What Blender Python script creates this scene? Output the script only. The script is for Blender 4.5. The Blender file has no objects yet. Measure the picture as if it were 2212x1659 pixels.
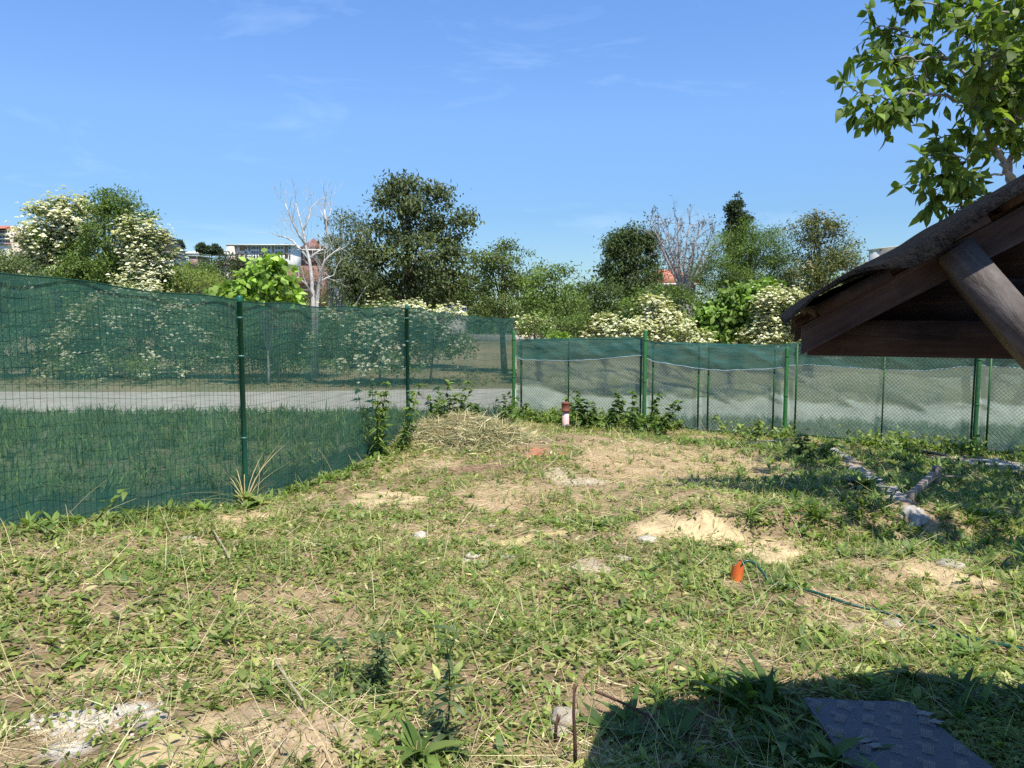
import bpy, math, random
import numpy as np
from mathutils import Vector

rng = np.random.default_rng(7)
random.seed(7)
S = bpy.context.scene
COL = S.collection
R = math.radians

# ------------------------------------------------------------------ camera, sky, sun, exposure
EYE = 1.6
PITCH = R(5.5)
F = 1662.0                       # focal length in the units used for reading the photograph (2212 wide)
cam = bpy.data.cameras.new('camera')
cam.lens = 36.0 * F / 2212.0
cam.sensor_width = 36.0
cam.clip_end = 6000
cam.clip_start = 0.05
cam_o = bpy.data.objects.new('camera', cam)
COL.objects.link(cam_o)
cam_o.location = (0, 0, EYE)
cam_o.rotation_euler = (R(90) - PITCH, 0, 0)
S.camera = cam_o

SUN_EL, SUN_AZ = R(63), R(150)   # azimuth clockwise from +Y: behind the camera, to the right
to_sun = Vector((math.sin(SUN_AZ) * math.cos(SUN_EL), math.cos(SUN_AZ) * math.cos(SUN_EL), math.sin(SUN_EL)))
sl = bpy.data.lights.new('sun', 'SUN')
sl.energy = 4.6
sl.angle = R(0.5)
sl.color = (1.0, 0.95, 0.86)
so = bpy.data.objects.new('sun', sl)
COL.objects.link(so)
so.rotation_euler = to_sun.to_track_quat('Z', 'Y').to_euler()
so.location = (5, -10, 20)

W = bpy.data.worlds.new('World')
S.world = W
W.use_nodes = True
nt = W.node_tree
nt.nodes.clear()
wo = nt.nodes.new('ShaderNodeOutputWorld')
bg = nt.nodes.new('ShaderNodeBackground')
sky = nt.nodes.new('ShaderNodeTexSky')
sky.sky_type = 'NISHITA'
sky.sun_disc = False
sky.sun_elevation = SUN_EL
sky.sun_rotation = SUN_AZ
sky.altitude = 50
sky.air_density = 1.0
sky.dust_density = 0.1
sky.ozone_density = 3.0
bg.inputs['Strength'].default_value = 0.15
# thin wisps of cirrus, mixed into the sky colour by view direction
tc = nt.nodes.new('ShaderNodeTexCoord')
mp = nt.nodes.new('ShaderNodeMapping')
mp.inputs['Scale'].default_value = (2.0, 2.0, 9.0)
mp.inputs['Location'].default_value = (0.65, 0.1, 0.3)
n1 = nt.nodes.new('ShaderNodeTexNoise')
n1.inputs['Scale'].default_value = 1.6
n1.inputs['Detail'].default_value = 7
n1.inputs['Roughness'].default_value = 0.62
n1.inputs['Distortion'].default_value = 0.6
cr = nt.nodes.new('ShaderNodeValToRGB')
cr.color_ramp.elements[0].position = 0.56
cr.color_ramp.elements[0].color = (0, 0, 0, 1)
cr.color_ramp.elements[1].position = 0.85
cr.color_ramp.elements[1].color = (0.17, 0.17, 0.17, 1)
hs = nt.nodes.new('ShaderNodeHueSaturation')
hs.inputs['Saturation'].default_value = 1.06
hs.inputs['Value'].default_value = 1.0
mx = nt.nodes.new('ShaderNodeMix')
mx.data_type = 'RGBA'
mx.inputs['B'].default_value = (6.2, 7.2, 8.2, 1)
L = nt.links.new
L(tc.outputs['Generated'], mp.inputs['Vector'])
L(mp.outputs['Vector'], n1.inputs['Vector'])
L(n1.outputs['Fac'], cr.inputs['Fac'])
L(cr.outputs['Color'], mx.inputs['Factor'])
L(sky.outputs['Color'], hs.inputs['Color'])
sx = nt.nodes.new('ShaderNodeSeparateXYZ')
L(tc.outputs['Generated'], sx.inputs['Vector'])
hz = nt.nodes.new('ShaderNodeValToRGB')          # the clear blue keeps on down to the horizon
hz.color_ramp.elements[0].position = 0.0
hz.color_ramp.elements[0].color = (0.30, 0.40, 0.50, 1)
hz.color_ramp.elements[1].position = 0.40
hz.color_ramp.elements[1].color = (0.66, 0.78, 0.96, 1)
for p_, c_ in ((0.117, (0.395, 0.49, 0.60, 1)), (0.23, (0.60, 0.69, 0.82, 1))):
    e_ = hz.color_ramp.elements.new(p_)
    e_.color = c_
ml = nt.nodes.new('ShaderNodeMix')
ml.data_type = 'RGBA'
ml.blend_type = 'MULTIPLY'
ml.inputs['Factor'].default_value = 1
L(sx.outputs['Z'], hz.inputs['Fac'])
L(hs.outputs['Color'], ml.inputs['A'])
L(hz.outputs['Color'], ml.inputs['B'])
L(ml.outputs['Result'], mx.inputs['A'])
L(mx.outputs['Result'], bg.inputs['Color'])
L(bg.outputs['Background'], wo.inputs['Surface'])

S.view_settings.view_transform = 'Standard'
S.view_settings.look = 'None'
S.view_settings.exposure = 0.65
S.view_settings.gamma = 1.0
S.view_settings.use_curve_mapping = False
S.render.engine = 'CYCLES'
S.cycles.max_bounces = 6
S.cycles.diffuse_bounces = 3
S.cycles.glossy_bounces = 2
S.cycles.transmission_bounces = 4
S.cycles.transparent_max_bounces = 12
S.cycles.caustics_reflective = False
S.cycles.caustics_refractive = False
S.cycles.sample_clamp_indirect = 6
S.cycles.use_denoising = False

# ------------------------------------------------------------------ helpers
def ray(px, py):
    u = (px - 1106.0) / F
    v = (829.5 - py) / F
    return u, math.cos(PITCH) + v * math.sin(PITCH), -math.sin(PITCH) + v * math.cos(PITCH)

def P(px, py, Y):
    """the point at distance Y in front of the camera that the photograph shows at (px, py)"""
    a, b, c = ray(px, py)
    return np.array([a / b * Y, Y, EYE + c / b * Y])

def lattice(ix, iy, s):
    h = np.sin(ix * 127.1 + iy * 311.7 + s * 74.7) * 43758.5453
    return h - np.floor(h)

def vnoise(x, y, s=0):
    x = np.asarray(x, float); y = np.asarray(y, float)
    ix = np.floor(x); iy = np.floor(y)
    fx = x - ix; fy = y - iy
    fx = fx * fx * (3 - 2 * fx); fy = fy * fy * (3 - 2 * fy)
    a = lattice(ix, iy, s); b = lattice(ix + 1, iy, s); c = lattice(ix, iy + 1, s); d = lattice(ix + 1, iy + 1, s)
    return (a * (1 - fx) + b * fx) * (1 - fy) + (c * (1 - fx) + d * fx) * fy

def fbm(x, y, s=0, octs=4):
    t = 0; a = 0.5; f = 1.0
    for k in range(octs):
        t = t + a * vnoise(np.asarray(x) * f, np.asarray(y) * f, s + k * 3.1)
        a *= 0.5; f *= 2.03
    return t

def ss(x, a, b):
    t = np.clip((np.asarray(x, float) - a) / (b - a), 0, 1)
    return t * t * (3 - 2 * t)

def g(x, y):
    """height of the ground"""
    x = np.asarray(x, float); y = np.asarray(y, float)
    yy = np.minimum(y, 18.0)
    h = -0.045 * yy
    h = h - 0.025 * np.clip(x, 0, 12) * ss(y, 3, 12)
    h = h + 0.30 * np.exp(-((x + 4.5) ** 2 + (y - 5) ** 2) / (2 * 1.6 ** 2))
    inside = 1 - ss(y, 15, 20)
    h = h + 0.34 * np.exp(-((x + 0.85) ** 2 / (2 * .8 ** 2) + (y - 11.4) ** 2 / (2 * .6 ** 2)))
    h = h + 0.20 * np.exp(-((x - 1.9) ** 2 / (2 * 1.7 ** 2) + (y - 11.2) ** 2 / (2 * 1.1 ** 2)))
    h = h + 0.07 * np.exp(-((x - .2) ** 2 / (2 * .5 ** 2) + (y - 9.4) ** 2 / (2 * .4 ** 2))) + 0.08 * np.exp(-((x - 1.0) ** 2 / (2 * .35 ** 2) + (y - 10.0) ** 2 / (2 * .3 ** 2)))
    # the little earth bank that crosses the yard on the right
    yb = 6.15 + .10 * np.sin(x * 2.3) + .12 * (x - 1.6)
    h = h + .17 * ss(y, yb, yb + .42) * (1 - ss(y, yb + .9, yb + 3.6)) * ss(x, .9, 1.7) * (1 - ss(x, 3.6, 5.0))
    h = h - .05 * np.exp(-((y - yb + .25) / .3) ** 2) * ss(x, .9, 1.7) * (1 - ss(x, 3.6, 5.0))
    h = h + inside * ((fbm(x * 1.1, y * 1.1, 5, 3) - .45) * 0.17 + (fbm(x * 3.6, y * 3.6, 9, 4) - .45) * 0.085)
    h = h + (1 - inside) * (fbm(x * .25, y * .25, 15, 3) - .45) * 0.25 * ss(y, 24, 30)
    # the hill far to the left
    h = h + 18 * ss(y, 120, 330) * ss(-x, 5, 110) + 4.5 * ss(y, 60, 160) * ss(-x, 20, 90)
    h = h + (1 - inside) * 1.5 * (fbm(x * .03, y * .03, 25, 3) - .45) * ss(y, 90, 200)
    return h

def G(px, py):
    """where the ground shows at (px, py)"""
    a, b, c = ray(px, py)
    lo = 1.2
    for k in range(2000):
        hi = lo * 1.02
        if EYE + c / b * hi <= float(g(a / b * hi, hi)):
            break
        lo = hi
    for k in range(20):
        m = (lo + hi) / 2
        if EYE + c / b * m <= float(g(a / b * m, m)):
            hi = m
        else:
            lo = m
    Y = (lo + hi) / 2
    X = a / b * Y
    return np.array([X, Y, float(g(X, Y))])

def nrmz(v):
    v = np.asarray(v, float)
    return v / np.maximum(np.linalg.norm(v, axis=-1, keepdims=True), 1e-9)

def tagged(o, label=None, cat=None, group=None, kind=None):
    if label: o['label'] = label
    if cat: o['category'] = cat
    if group: o['group'] = group
    if kind: o['kind'] = kind
    return o

def root(name, loc, label, cat, group=None):
    o = bpy.data.objects.new(name, None)
    o.empty_display_size = 0.2
    COL.objects.link(o)
    o.location = tuple(float(v) for v in loc)
    return tagged(o, label, cat, group)

def world_loc(o):
    v = np.zeros(3)
    while o is not None:
        v += np.array(o.location)
        o = o.parent
    return v

class MB:
    """collects shapes and links them as ONE mesh object"""
    def __init__(self):
        self.v = []; self.f = []; self.c = []; self.n = 0
    def add(self, v, f, col=None):
        v = np.asarray(v, float)
        if len(v) == 0: return
        f = np.asarray(f, int)
        self.v.append(v); self.f.append(f + self.n); self.n += len(v)
        c = np.ones((len(v), 3)) * 0.5
        if col is not None: c[:] = col
        self.c.append(c)
    def box(self, c, size, col=None, ax=None):
        """box at centre c with edge lengths size along the three axes ax"""
        s = np.array(size) / 2.0
        q = np.array([[-1, -1, -1], [1, -1, -1], [1, 1, -1], [-1, 1, -1], [-1, -1, 1], [1, -1, 1], [1, 1, 1], [-1, 1, 1]]) * s
        if ax is not None: q = q @ np.array(ax)
        self.add(q + np.array(c), [[0, 3, 2, 1], [4, 5, 6, 7], [0, 1, 5, 4], [1, 2, 6, 5], [2, 3, 7, 6], [3, 0, 4, 7]], col)
    def beam(self, a, b, w, h, col=None, up=(0, 0, 1)):
        a = np.array(a, float); b = np.array(b, float)
        d = nrmz(b - a); s = nrmz(np.cross(d, up)); u = np.cross(s, d)
        self.box((a + b) / 2, (np.linalg.norm(b - a), w, h), col, [d, s, u])
    def tube(self, pts, rad, sides=6, col=None, caps=True):
        pts = np.asarray(pts, float); n = len(pts)
        rad = np.ones(n) * rad
        t = np.gradient(pts, axis=0); t = nrmz(t)
        ref = np.array([0, 0, 1.0]) if abs(t[0][2]) < .9 else np.array([1.0, 0, 0])
        s = nrmz(np.cross(t, ref)); u = np.cross(s, t)
        a = np.arange(sides) * 2 * math.pi / sides
        v = pts[:, None, :] + rad[:, None, None] * (np.cos(a)[None, :, None] * s[:, None, :] + np.sin(a)[None, :, None] * u[:, None, :])
        i = np.arange(n - 1)[:, None] * sides; j = np.arange(sides)[None, :]; k = (j + 1) % sides
        f = np.stack([i + j, i + k, i + sides + k, i + sides + j], -1).reshape(-1, 4)
        self.add(v.reshape(-1, 3), f, col)
        if caps and sides <= 16:
            b = self.n - n * sides
            self.f.append(np.array([[b + q for q in range(sides)][::-1]]))
            self.f.append(np.array([[b + (n - 1) * sides + q for q in range(sides)]]))
    def lathe(self, base, prof, sides=16, col=None):
        """prof = [(radius, z)] about a vertical axis through base"""
        pr = np.array(prof, float); n = len(pr)
        a = np.arange(sides) * 2 * math.pi / sides
        v = np.stack([pr[:, 0][:, None] * np.cos(a), pr[:, 0][:, None] * np.sin(a), np.repeat(pr[:, 1][:, None], sides, 1)], -1)
        i = np.arange(n - 1)[:, None] * sides; j = np.arange(sides)[None, :]; k = (j + 1) % sides
        f = np.stack([i + j, i + k, i + sides + k, i + sides + j], -1).reshape(-1, 4)
        self.add(v.reshape(-1, 3) + np.array(base), f, col)
    def grid(self, pts, col=None):
        """pts (n, m, 3) as a sheet"""
        pts = np.asarray(pts, float); n, m = pts.shape[:2]
        i = np.arange(n - 1)[:, None] * m; j = np.arange(m - 1)[None, :]
        f = np.stack([i + j, i + j + 1, i + m + j + 1, i + m + j], -1).reshape(-1, 4)
        c = None if col is None else np.asarray(col, float).reshape(-1, 3)
        self.add(pts.reshape(-1, 3), f, c)
    def diamonds(self, base, d, nr, Ln, Wd, col):
        """one folded four-cornered leaf each"""
        base = np.asarray(base, float); N = len(base)
        d = nrmz(d); s = nrmz(np.cross(d, nr)); u = np.cross(s, d)
        Ln = np.ones(N) * Ln; Wd = np.ones(N) * Wd
        mid = base + d * (Ln * .45)[:, None] + u * (Wd * .12)[:, None]
        v = np.stack([base, mid + s * (Wd / 2)[:, None], base + d * Ln[:, None] - u * (Ln * .12)[:, None], mid - s * (Wd / 2)[:, None]], 1)
        f = np.arange(N)[:, None] * 4 + np.arange(4)[None, :]
        self.add(v.reshape(-1, 3), f, np.repeat(np.broadcast_to(col, (N, 3)), 4, 0))
    def strips(self, base, d, nr, Ln, Wd, prof, curl, col, fold=0.0):
        """one curved blade each, with the width profile prof"""
        base = np.asarray(base, float); N = len(base)
        if N == 0: return
        d = nrmz(d); s = nrmz(np.cross(d, nr)); u = np.cross(s, d)
        Ln = np.ones(N) * Ln; Wd = np.ones(N) * Wd; curl = np.ones(N) * curl
        K = len(prof); out = []
        for k, w in enumerate(prof):
            t = k / (K - 1.0)
            c = base + d * (Ln * t)[:, None] - u * (curl * Ln * t * t)[:, None]
            hw = (Wd * w / 2)[:, None]
            out.append(c + s * hw + u * hw * fold); out.append(c - s * hw + u * hw * fold)
        v = np.stack(out, 1)
        i = np.arange(N)[:, None] * (2 * K)
        fs = [np.concatenate([i + 2 * k, i + 2 * k + 1, i + 2 * k + 3, i + 2 * k + 2], 1) for k in range(K - 1)]
        self.add(v.reshape(-1, 3), np.concatenate(fs, 0), np.repeat(np.broadcast_to(col, (N, 3)), 2 * K, 0))
    def build(self, name, mat, parent=None, origin=None, smooth=False, kind=None):
        v = np.concatenate(self.v, 0); c = np.concatenate(self.c, 0)
        o3 = world_loc(parent) if parent is not None else (np.zeros(3) if origin is None else np.array(origin, float))
        me = bpy.data.meshes.new(name)
        me.vertices.add(len(v))
        me.vertices.foreach_set('co', (v - o3).astype(np.float32).ravel())
        loops = np.concatenate([f.ravel() for f in self.f])
        tot = np.concatenate([np.full(len(f), f.shape[1]) for f in self.f])
        start = np.concatenate([[0], np.cumsum(tot)[:-1]])
        me.loops.add(len(loops)); me.polygons.add(len(tot))
        me.loops.foreach_set('vertex_index', loops.astype(np.int32))
        me.polygons.foreach_set('loop_start', start.astype(np.int32))
        if smooth: me.polygons.foreach_set('use_smooth', np.ones(len(tot), bool))
        at = me.attributes.new('Col', 'FLOAT_COLOR', 'POINT')
        at.data.foreach_set('color', np.concatenate([c, np.ones((len(c), 1))], 1).astype(np.float32).ravel())
        me.update(calc_edges=True)
        me.materials.append(mat)
        o = bpy.data.objects.new(name, me)
        COL.objects.link(o)
        if parent is not None: o.parent = parent
        elif origin is not None: o.location = tuple(o3)
        if kind: o['kind'] = kind
        return o

def copy_of(o, parent, loc=None):
    c = o.copy()
    COL.objects.link(c)
    c.parent = parent
    if loc is not None: c.location = loc
    return c

# ------------------------------------------------------------------ materials
def new_mat(name):
    m = bpy.data.materials.new(name)
    m.use_nodes = True
    n = m.node_tree
    n.nodes.clear()
    out = n.nodes.new('ShaderNodeOutputMaterial')
    return m, n, out

def noise(n, scale, detail=5, rough=.6, stretch=None):
    t = n.nodes.new('ShaderNodeTexCoord')
    x = n.nodes.new('ShaderNodeTexNoise')
    x.inputs['Scale'].default_value = scale
    x.inputs['Detail'].default_value = detail
    x.inputs['Roughness'].default_value = rough
    if stretch:
        mp = n.nodes.new('ShaderNodeMapping')
        mp.inputs['Scale'].default_value = stretch
        n.links.new(t.outputs['Object'], mp.inputs['Vector'])
        n.links.new(mp.outputs['Vector'], x.inputs['Vector'])
    else:
        n.links.new(t.outputs['Object'], x.inputs['Vector'])
    return x

def ramp(n, src, stops):
    r = n.nodes.new('ShaderNodeValToRGB')
    el = r.color_ramp.elements
    while len(el) < len(stops): el.new(0.5)
    for e, (p, c) in zip(el, stops):
        e.position = p
        e.color = (c[0], c[1], c[2], 1)
    n.links.new(src, r.inputs['Fac'])
    return r

def solid(name, c1, c2, scale=6, rough=.7, bump=.1, spec=.3, stretch=None, metal=0, bscale=None, coat=0):
    m, n, out = new_mat(name)
    x = noise(n, scale, stretch=stretch)
    r = ramp(n, x.outputs['Fac'], [(.3, c1), (.7, c2)])
    p = n.nodes.new('ShaderNodeBsdfPrincipled')
    p.inputs['Roughness'].default_value = rough
    p.inputs['Specular IOR Level'].default_value = spec
    p.inputs['Metallic'].default_value = metal
    n.links.new(r.outputs['Color'], p.inputs['Base Color'])
    if bump:
        b = n.nodes.new('ShaderNodeBump')
        b.inputs['Strength'].default_value = bump
        b.inputs['Distance'].default_value = .02
        y = noise(n, bscale or scale * 4, stretch=stretch)
        n.links.new(y.outputs['Fac'], b.inputs['Height'])
        n.links.new(b.outputs['Normal'], p.inputs['Normal'])
    n.links.new(p.outputs['BSDF'], out.inputs['Surface'])
    return m

def leafy(name, trans=.35, rough=.5, spec=.35, ns=3.0):
    """leaf surface: the colour of each leaf comes with its mesh, light shines through it a little"""
    m, n, out = new_mat(name)
    a = n.nodes.new('ShaderNodeAttribute'); a.attribute_name = 'Col'
    x = noise(n, ns, 3)
    r = ramp(n, x.outputs['Fac'], [(.3, (.8, .8, .8)), (.7, (1.15, 1.15, 1.15))])
    mu = n.nodes.new('ShaderNodeMix'); mu.data_type = 'RGBA'; mu.blend_type = 'MULTIPLY'
    mu.inputs['Factor'].default_value = 1
    n.links.new(a.outputs['Color'], mu.inputs['A']); n.links.new(r.outputs['Color'], mu.inputs['B'])
    p = n.nodes.new('ShaderNodeBsdfPrincipled')
    p.inputs['Roughness'].default_value = rough
    p.inputs['Specular IOR Level'].default_value = spec
    n.links.new(mu.outputs['Result'], p.inputs['Base Color'])
    if trans:
        t = n.nodes.new('ShaderNodeBsdfTranslucent')
        y = n.nodes.new('ShaderNodeMix'); y.data_type = 'RGBA'; y.blend_type = 'MULTIPLY'
        y.inputs['Factor'].default_value = 1
        y.inputs['B'].default_value = (1.5, 1.6, .7, 1)
        n.links.new(mu.outputs['Result'], y.inputs['A'])
        n.links.new(y.outputs['Result'], t.inputs['Color'])
        ms = n.nodes.new('ShaderNodeMixShader')
        ms.inputs['Fac'].default_value = trans
        n.links.new(p.outputs['BSDF'], ms.inputs[1]); n.links.new(t.outputs['BSDF'], ms.inputs[2])
        n.links.new(ms.outputs['Shader'], out.inputs['Surface'])
    else:
        n.links.new(p.outputs['BSDF'], out.inputs['Surface'])
    return m

def soil(name):
    m, n, out = new_mat(name)
    a = n.nodes.new('ShaderNodeAttribute'); a.attribute_name = 'Col'
    x = noise(n, 9, 8, .7)
    r = ramp(n, x.outputs['Fac'], [(.25, (.55, .52, .5)), (.5, (.95, .95, .95)), (.75, (1.3, 1.28, 1.2))])
    mu = n.nodes.new('ShaderNodeMix'); mu.data_type = 'RGBA'; mu.blend_type = 'MULTIPLY'
    mu.inputs['Factor'].default_value = 1
    n.links.new(a.outputs['Color'], mu.inputs['A']); n.links.new(r.outputs['Color'], mu.inputs['B'])
    p = n.nodes.new('ShaderNodeBsdfPrincipled')
    p.inputs['Roughness'].default_value = .95
    p.inputs['Specular IOR Level'].default_value = .1
    b = n.nodes.new('ShaderNodeBump'); b.inputs['Strength'].default_value = .8; b.inputs['Distance'].default_value = .03
    y = noise(n, 28, 8, .75)
    n.links.new(y.outputs['Fac'], b.inputs['Height']); n.links.new(b.outputs['Normal'], p.inputs['Normal'])
    n.links.new(mu.outputs['Result'], p.inputs['Base Color'])
    n.links.new(p.outputs['BSDF'], out.inputs['Surface'])
    return m

def netting(name, col, clear, vary, gloss=0.0):
    """knitted shade net: far finer than a pixel, so part of the light passes straight through"""
    m, n, out = new_mat(name)
    x = noise(n, 2.2, 4, .6, (1, 1, .35))
    r = ramp(n, x.outputs['Fac'], [(.3, (clear - vary,) * 3), (.7, (clear + vary,) * 3)])
    a = n.nodes.new('ShaderNodeAttribute'); a.attribute_name = 'Col'
    mu = n.nodes.new('ShaderNodeMath'); mu.operation = 'MULTIPLY'
    n.links.new(r.outputs['Color'], mu.inputs[0]); n.links.new(a.outputs['Fac'], mu.inputs[1])
    p = n.nodes.new('ShaderNodeBsdfPrincipled')
    p.inputs['Base Color'].default_value = (*col, 1)
    p.inputs['Roughness'].default_value = .5
    p.inputs['Specular IOR Level'].default_value = .3 + gloss
    tl = n.nodes.new('ShaderNodeBsdfTranslucent')
    tl.inputs['Color'].default_value = (*col, 1)
    m1 = n.nodes.new('ShaderNodeMixShader'); m1.inputs['Fac'].default_value = .35
    n.links.new(p.outputs['BSDF'], m1.inputs[1]); n.links.new(tl.outputs['BSDF'], m1.inputs[2])
    if gloss:
        p.inputs['Roughness'].default_value = .22
        bz = noise(n, 2.6, 3, .5, (1, 1, 3.2)); bu = n.nodes.new('ShaderNodeBump')
        bu.inputs['Strength'].default_value = .35; bu.inputs['Distance'].default_value = .06
        n.links.new(bz.outputs['Fac'], bu.inputs['Height']); n.links.new(bu.outputs['Normal'], p.inputs['Normal'])
    tr = n.nodes.new('ShaderNodeBsdfTransparent')
    m2 = n.nodes.new('ShaderNodeMixShader')
    n.links.new(mu.outputs['Value'], m2.inputs['Fac'])
    n.links.new(m1.outputs['Shader'], m2.inputs[1]); n.links.new(tr.outputs['BSDF'], m2.inputs[2])
    n.links.new(m2.outputs['Shader'], out.inputs['Surface'])
    return m

def film(name, col, see, milk):
    """thin milky plastic film: blurs what lies behind, creases catch the light"""
    m, n, out = new_mat(name)
    rf = n.nodes.new('ShaderNodeBsdfRefraction')
    rf.inputs['Color'].default_value = (*see, 1)
    rf.inputs['Roughness'].default_value = .22
    rf.inputs['IOR'].default_value = 1.12
    p = n.nodes.new('ShaderNodeBsdfPrincipled')
    p.inputs['Base Color'].default_value = (*col, 1)
    p.inputs['Roughness'].default_value = .28
    p.inputs['Specular IOR Level'].default_value = .6
    tl = n.nodes.new('ShaderNodeBsdfTranslucent'); tl.inputs['Color'].default_value = (*col, 1)
    m1 = n.nodes.new('ShaderNodeMixShader'); m1.inputs['Fac'].default_value = .4
    n.links.new(p.outputs['BSDF'], m1.inputs[1]); n.links.new(tl.outputs['BSDF'], m1.inputs[2])
    x = noise(n, 3.0, 4, .6, (1, 1, 2.2))
    b = n.nodes.new('ShaderNodeBump'); b.inputs['Strength'].default_value = .35; b.inputs['Distance'].default_value = .05
    n.links.new(x.outputs['Fac'], b.inputs['Height'])
    n.links.new(b.outputs['Normal'], p.inputs['Normal'])
    x2 = noise(n, 1.3, 4)
    r = ramp(n, x2.outputs['Fac'], [(.3, (milk - .12,) * 3), (.7, (milk + .12,) * 3)])
    m2 = n.nodes.new('ShaderNodeMixShader')
    n.links.new(r.outputs['Color'], m2.inputs['Fac'])
    n.links.new(rf.outputs['BSDF'], m2.inputs[1]); n.links.new(m1.outputs['Shader'], m2.inputs[2])
    n.links.new(m2.outputs['Shader'], out.inputs['Surface'])
    return m

M = {}
M['soil'] = soil('soil')
M['gravel'] = solid('road_gravel', (.40, .36, .29), (.58, .54, .46), 3, .95, .5, .1, bscale=40)
M['leaf'] = leafy('leaf', .35)
M['tree_leaf'] = leafy('tree_leaf', .3, .55, .3, 1.2)
M['straw'] = leafy('straw', .15, .7, .2)
M['flower'] = leafy('flower', .2, .8, .1)
M['bark'] = solid('bark', (.06, .05, .04), (.16, .13, .10), 9, .9, .6, .1, (1, 1, .3))
M['pale_bark'] = solid('pale_bark', (.34, .32, .28), (.62, .60, .56), 7, .85, .3, .1)
M['grey_bark'] = solid('grey_bark', (.22, .20, .19), (.38, .36, .34), 9, .9, .4, .1)
M['post'] = solid('post_paint', (.006, .085, .055), (.012, .12, .08), 5, .4, .05, .4)
M['post2'] = solid('post_paint_bright', (.02, .11, .025), (.035, .15, .038), 5, .45, .08, .4)
M['frame'] = solid('frame_paint', (.012, .07, .02), (.03, .12, .035), 14, .5, .2, .35)
M['wire'] = solid('wire_coat', (.004, .035, .022), (.008, .055, .035), 5, .5, 0, .3)
M['chain'] = solid('chain_coat', (.008, .05, .02), (.015, .08, .03), 5, .5, 0, .3)
M['band'] = solid('clamp_metal', (.03, .12, .09), (.1, .22, .18), 8, .35, .1, .5)
M['net'] = netting('shade_net', (.046, .150, .112), .41, .06)
M['netband'] = netting('folded_net', (.07, .215, .165), .24, .06, .5)
M['film'] = film('plastic_film', (.40, .49, .39), (.72, .84, .74), .64)
M['hem'] = solid('net_hem', (.10, .22, .26), (.50, .60, .66), 5, .5, .2, .4)
M['wood'] = solid('old_brown_wood', (.022, .013, .010), (.075, .052, .042), 5, .75, .6, .25, (1, 1, 1), bscale=30)
def painted_wood(name, slope, stops, seed):
    m, n, out = new_mat(name)
    t = n.nodes.new('ShaderNodeTexCoord'); v = t.outputs['Object']
    for rot, sc in (((0, 0, R(19)), (1, 1, 1)), ((0, slope, 0), (1, 1, 1)), ((0, 0, 0), (1.6, 16, 22))):
        mp_ = n.nodes.new('ShaderNodeMapping'); mp_.inputs['Rotation'].default_value = rot; mp_.inputs['Scale'].default_value = sc
        mp_.inputs['Location'].default_value = (seed, 0, 0)
        n.links.new(v, mp_.inputs['Vector']); v = mp_.outputs['Vector']
    x = n.nodes.new('ShaderNodeTexNoise'); x.inputs['Scale'].default_value = 1.6; x.inputs['Detail'].default_value = 8; x.inputs['Roughness'].default_value = .68; x.inputs['Distortion'].default_value = .5
    n.links.new(v, x.inputs['Vector'])
    y = noise(n, 7, 6, .7)
    mx_ = n.nodes.new('ShaderNodeMath'); mx_.operation = 'MULTIPLY_ADD'; mx_.inputs[1].default_value = .45
    n.links.new(y.outputs['Fac'], mx_.inputs[0]); 
    m2_ = n.nodes.new('ShaderNodeMath'); m2_.operation = 'MULTIPLY'; m2_.inputs[1].default_value = .60
    n.links.new(x.outputs['Fac'], m2_.inputs[0]); n.links.new(m2_.outputs['Value'], mx_.inputs[2])
    r = ramp(n, mx_.outputs['Value'], stops)
    p = n.nodes.new('ShaderNodeBsdfPrincipled'); p.inputs['Roughness'].default_value = .7; p.inputs['Specular IOR Level'].default_value = .25
    b = n.nodes.new('ShaderNodeBump'); b.inputs['Strength'].default_value = .9; b.inputs['Distance'].default_value = .006
    n.links.new(x.outputs['Fac'], b.inputs['Height']); n.links.new(b.outputs['Normal'], p.inputs['Normal'])
    n.links.new(r.outputs['Color'], p.inputs['Base Color']); n.links.new(p.outputs['BSDF'], out.inputs['Surface'])
    return m
BROWN = [(.38, (.012, .008, .007)), (.50, (.038, .025, .021)), (.58, (.062, .044, .037)), (.68, (.15, .125, .11))]
M['rafter_wood'] = painted_wood('painted_rafter', R(31), BROWN, 0)
M['flat_wood'] = painted_wood('painted_board', 0, BROWN[:3] + [(.72, (.08, .06, .05))], 3)
M['brace_wood'] = painted_wood('worn_brace', R(-52), [(.38, (.03, .023, .02)), (.5, (.075, .062, .054)), (.6, (.12, .105, .094)), (.7, (.22, .20, .18))], 7)
M['wood_grey'] = solid('weathered_wood', (.085, .068, .058), (.17, .145, .125), 6, .85, .4, .15, (1, 1, 4))
M['timber'] = solid('grey_timber', (.20, .16, .12), (.36, .30, .23), 6, .85, .4, .15, (1, 1, 4))
M['felt'] = solid('roofing_felt', (.004, .004, .0045), (.017, .016, .015), 30, 1.0, 1.0, .1, bscale=70)
M['clay'] = solid('clay_pipe', (.16, .05, .035), (.24, .085, .055), 12, .6, .15, .3)
M['pink'] = solid('pink_pipe', (.60, .40, .38), (.72, .54, .50), 8, .5, .05, .4)
M['orange'] = solid('orange_pipe', (.70, .13, .03), (.80, .19, .05), 10, .45, .05, .4)
M['hose'] = solid('green_hose', (.006, .05, .028), (.014, .085, .05), 9, .35, .05, .5)
M['black_pipe'] = solid('black_plastic', (.02, .022, .025), (.045, .05, .055), 10, .4, .05, .5)
M['concrete'] = solid('concrete', (.24, .22, .19), (.42, .39, .34), 5, .9, .5, .15, bscale=40)
M['stone'] = solid('pale_stone', (.26, .22, .16), (.46, .41, .32), 14, .9, .6, .15)
M['white_stone'] = solid('white_rubble', (.30, .26, .20), (.60, .56, .48), 22, .9, .5, .15)
M['ply'] = solid('film_faced_board', (.022, .026, .036), (.045, .05, .062), 3, .42, .12, .4, (1, 7, 1), bscale=14)
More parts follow.
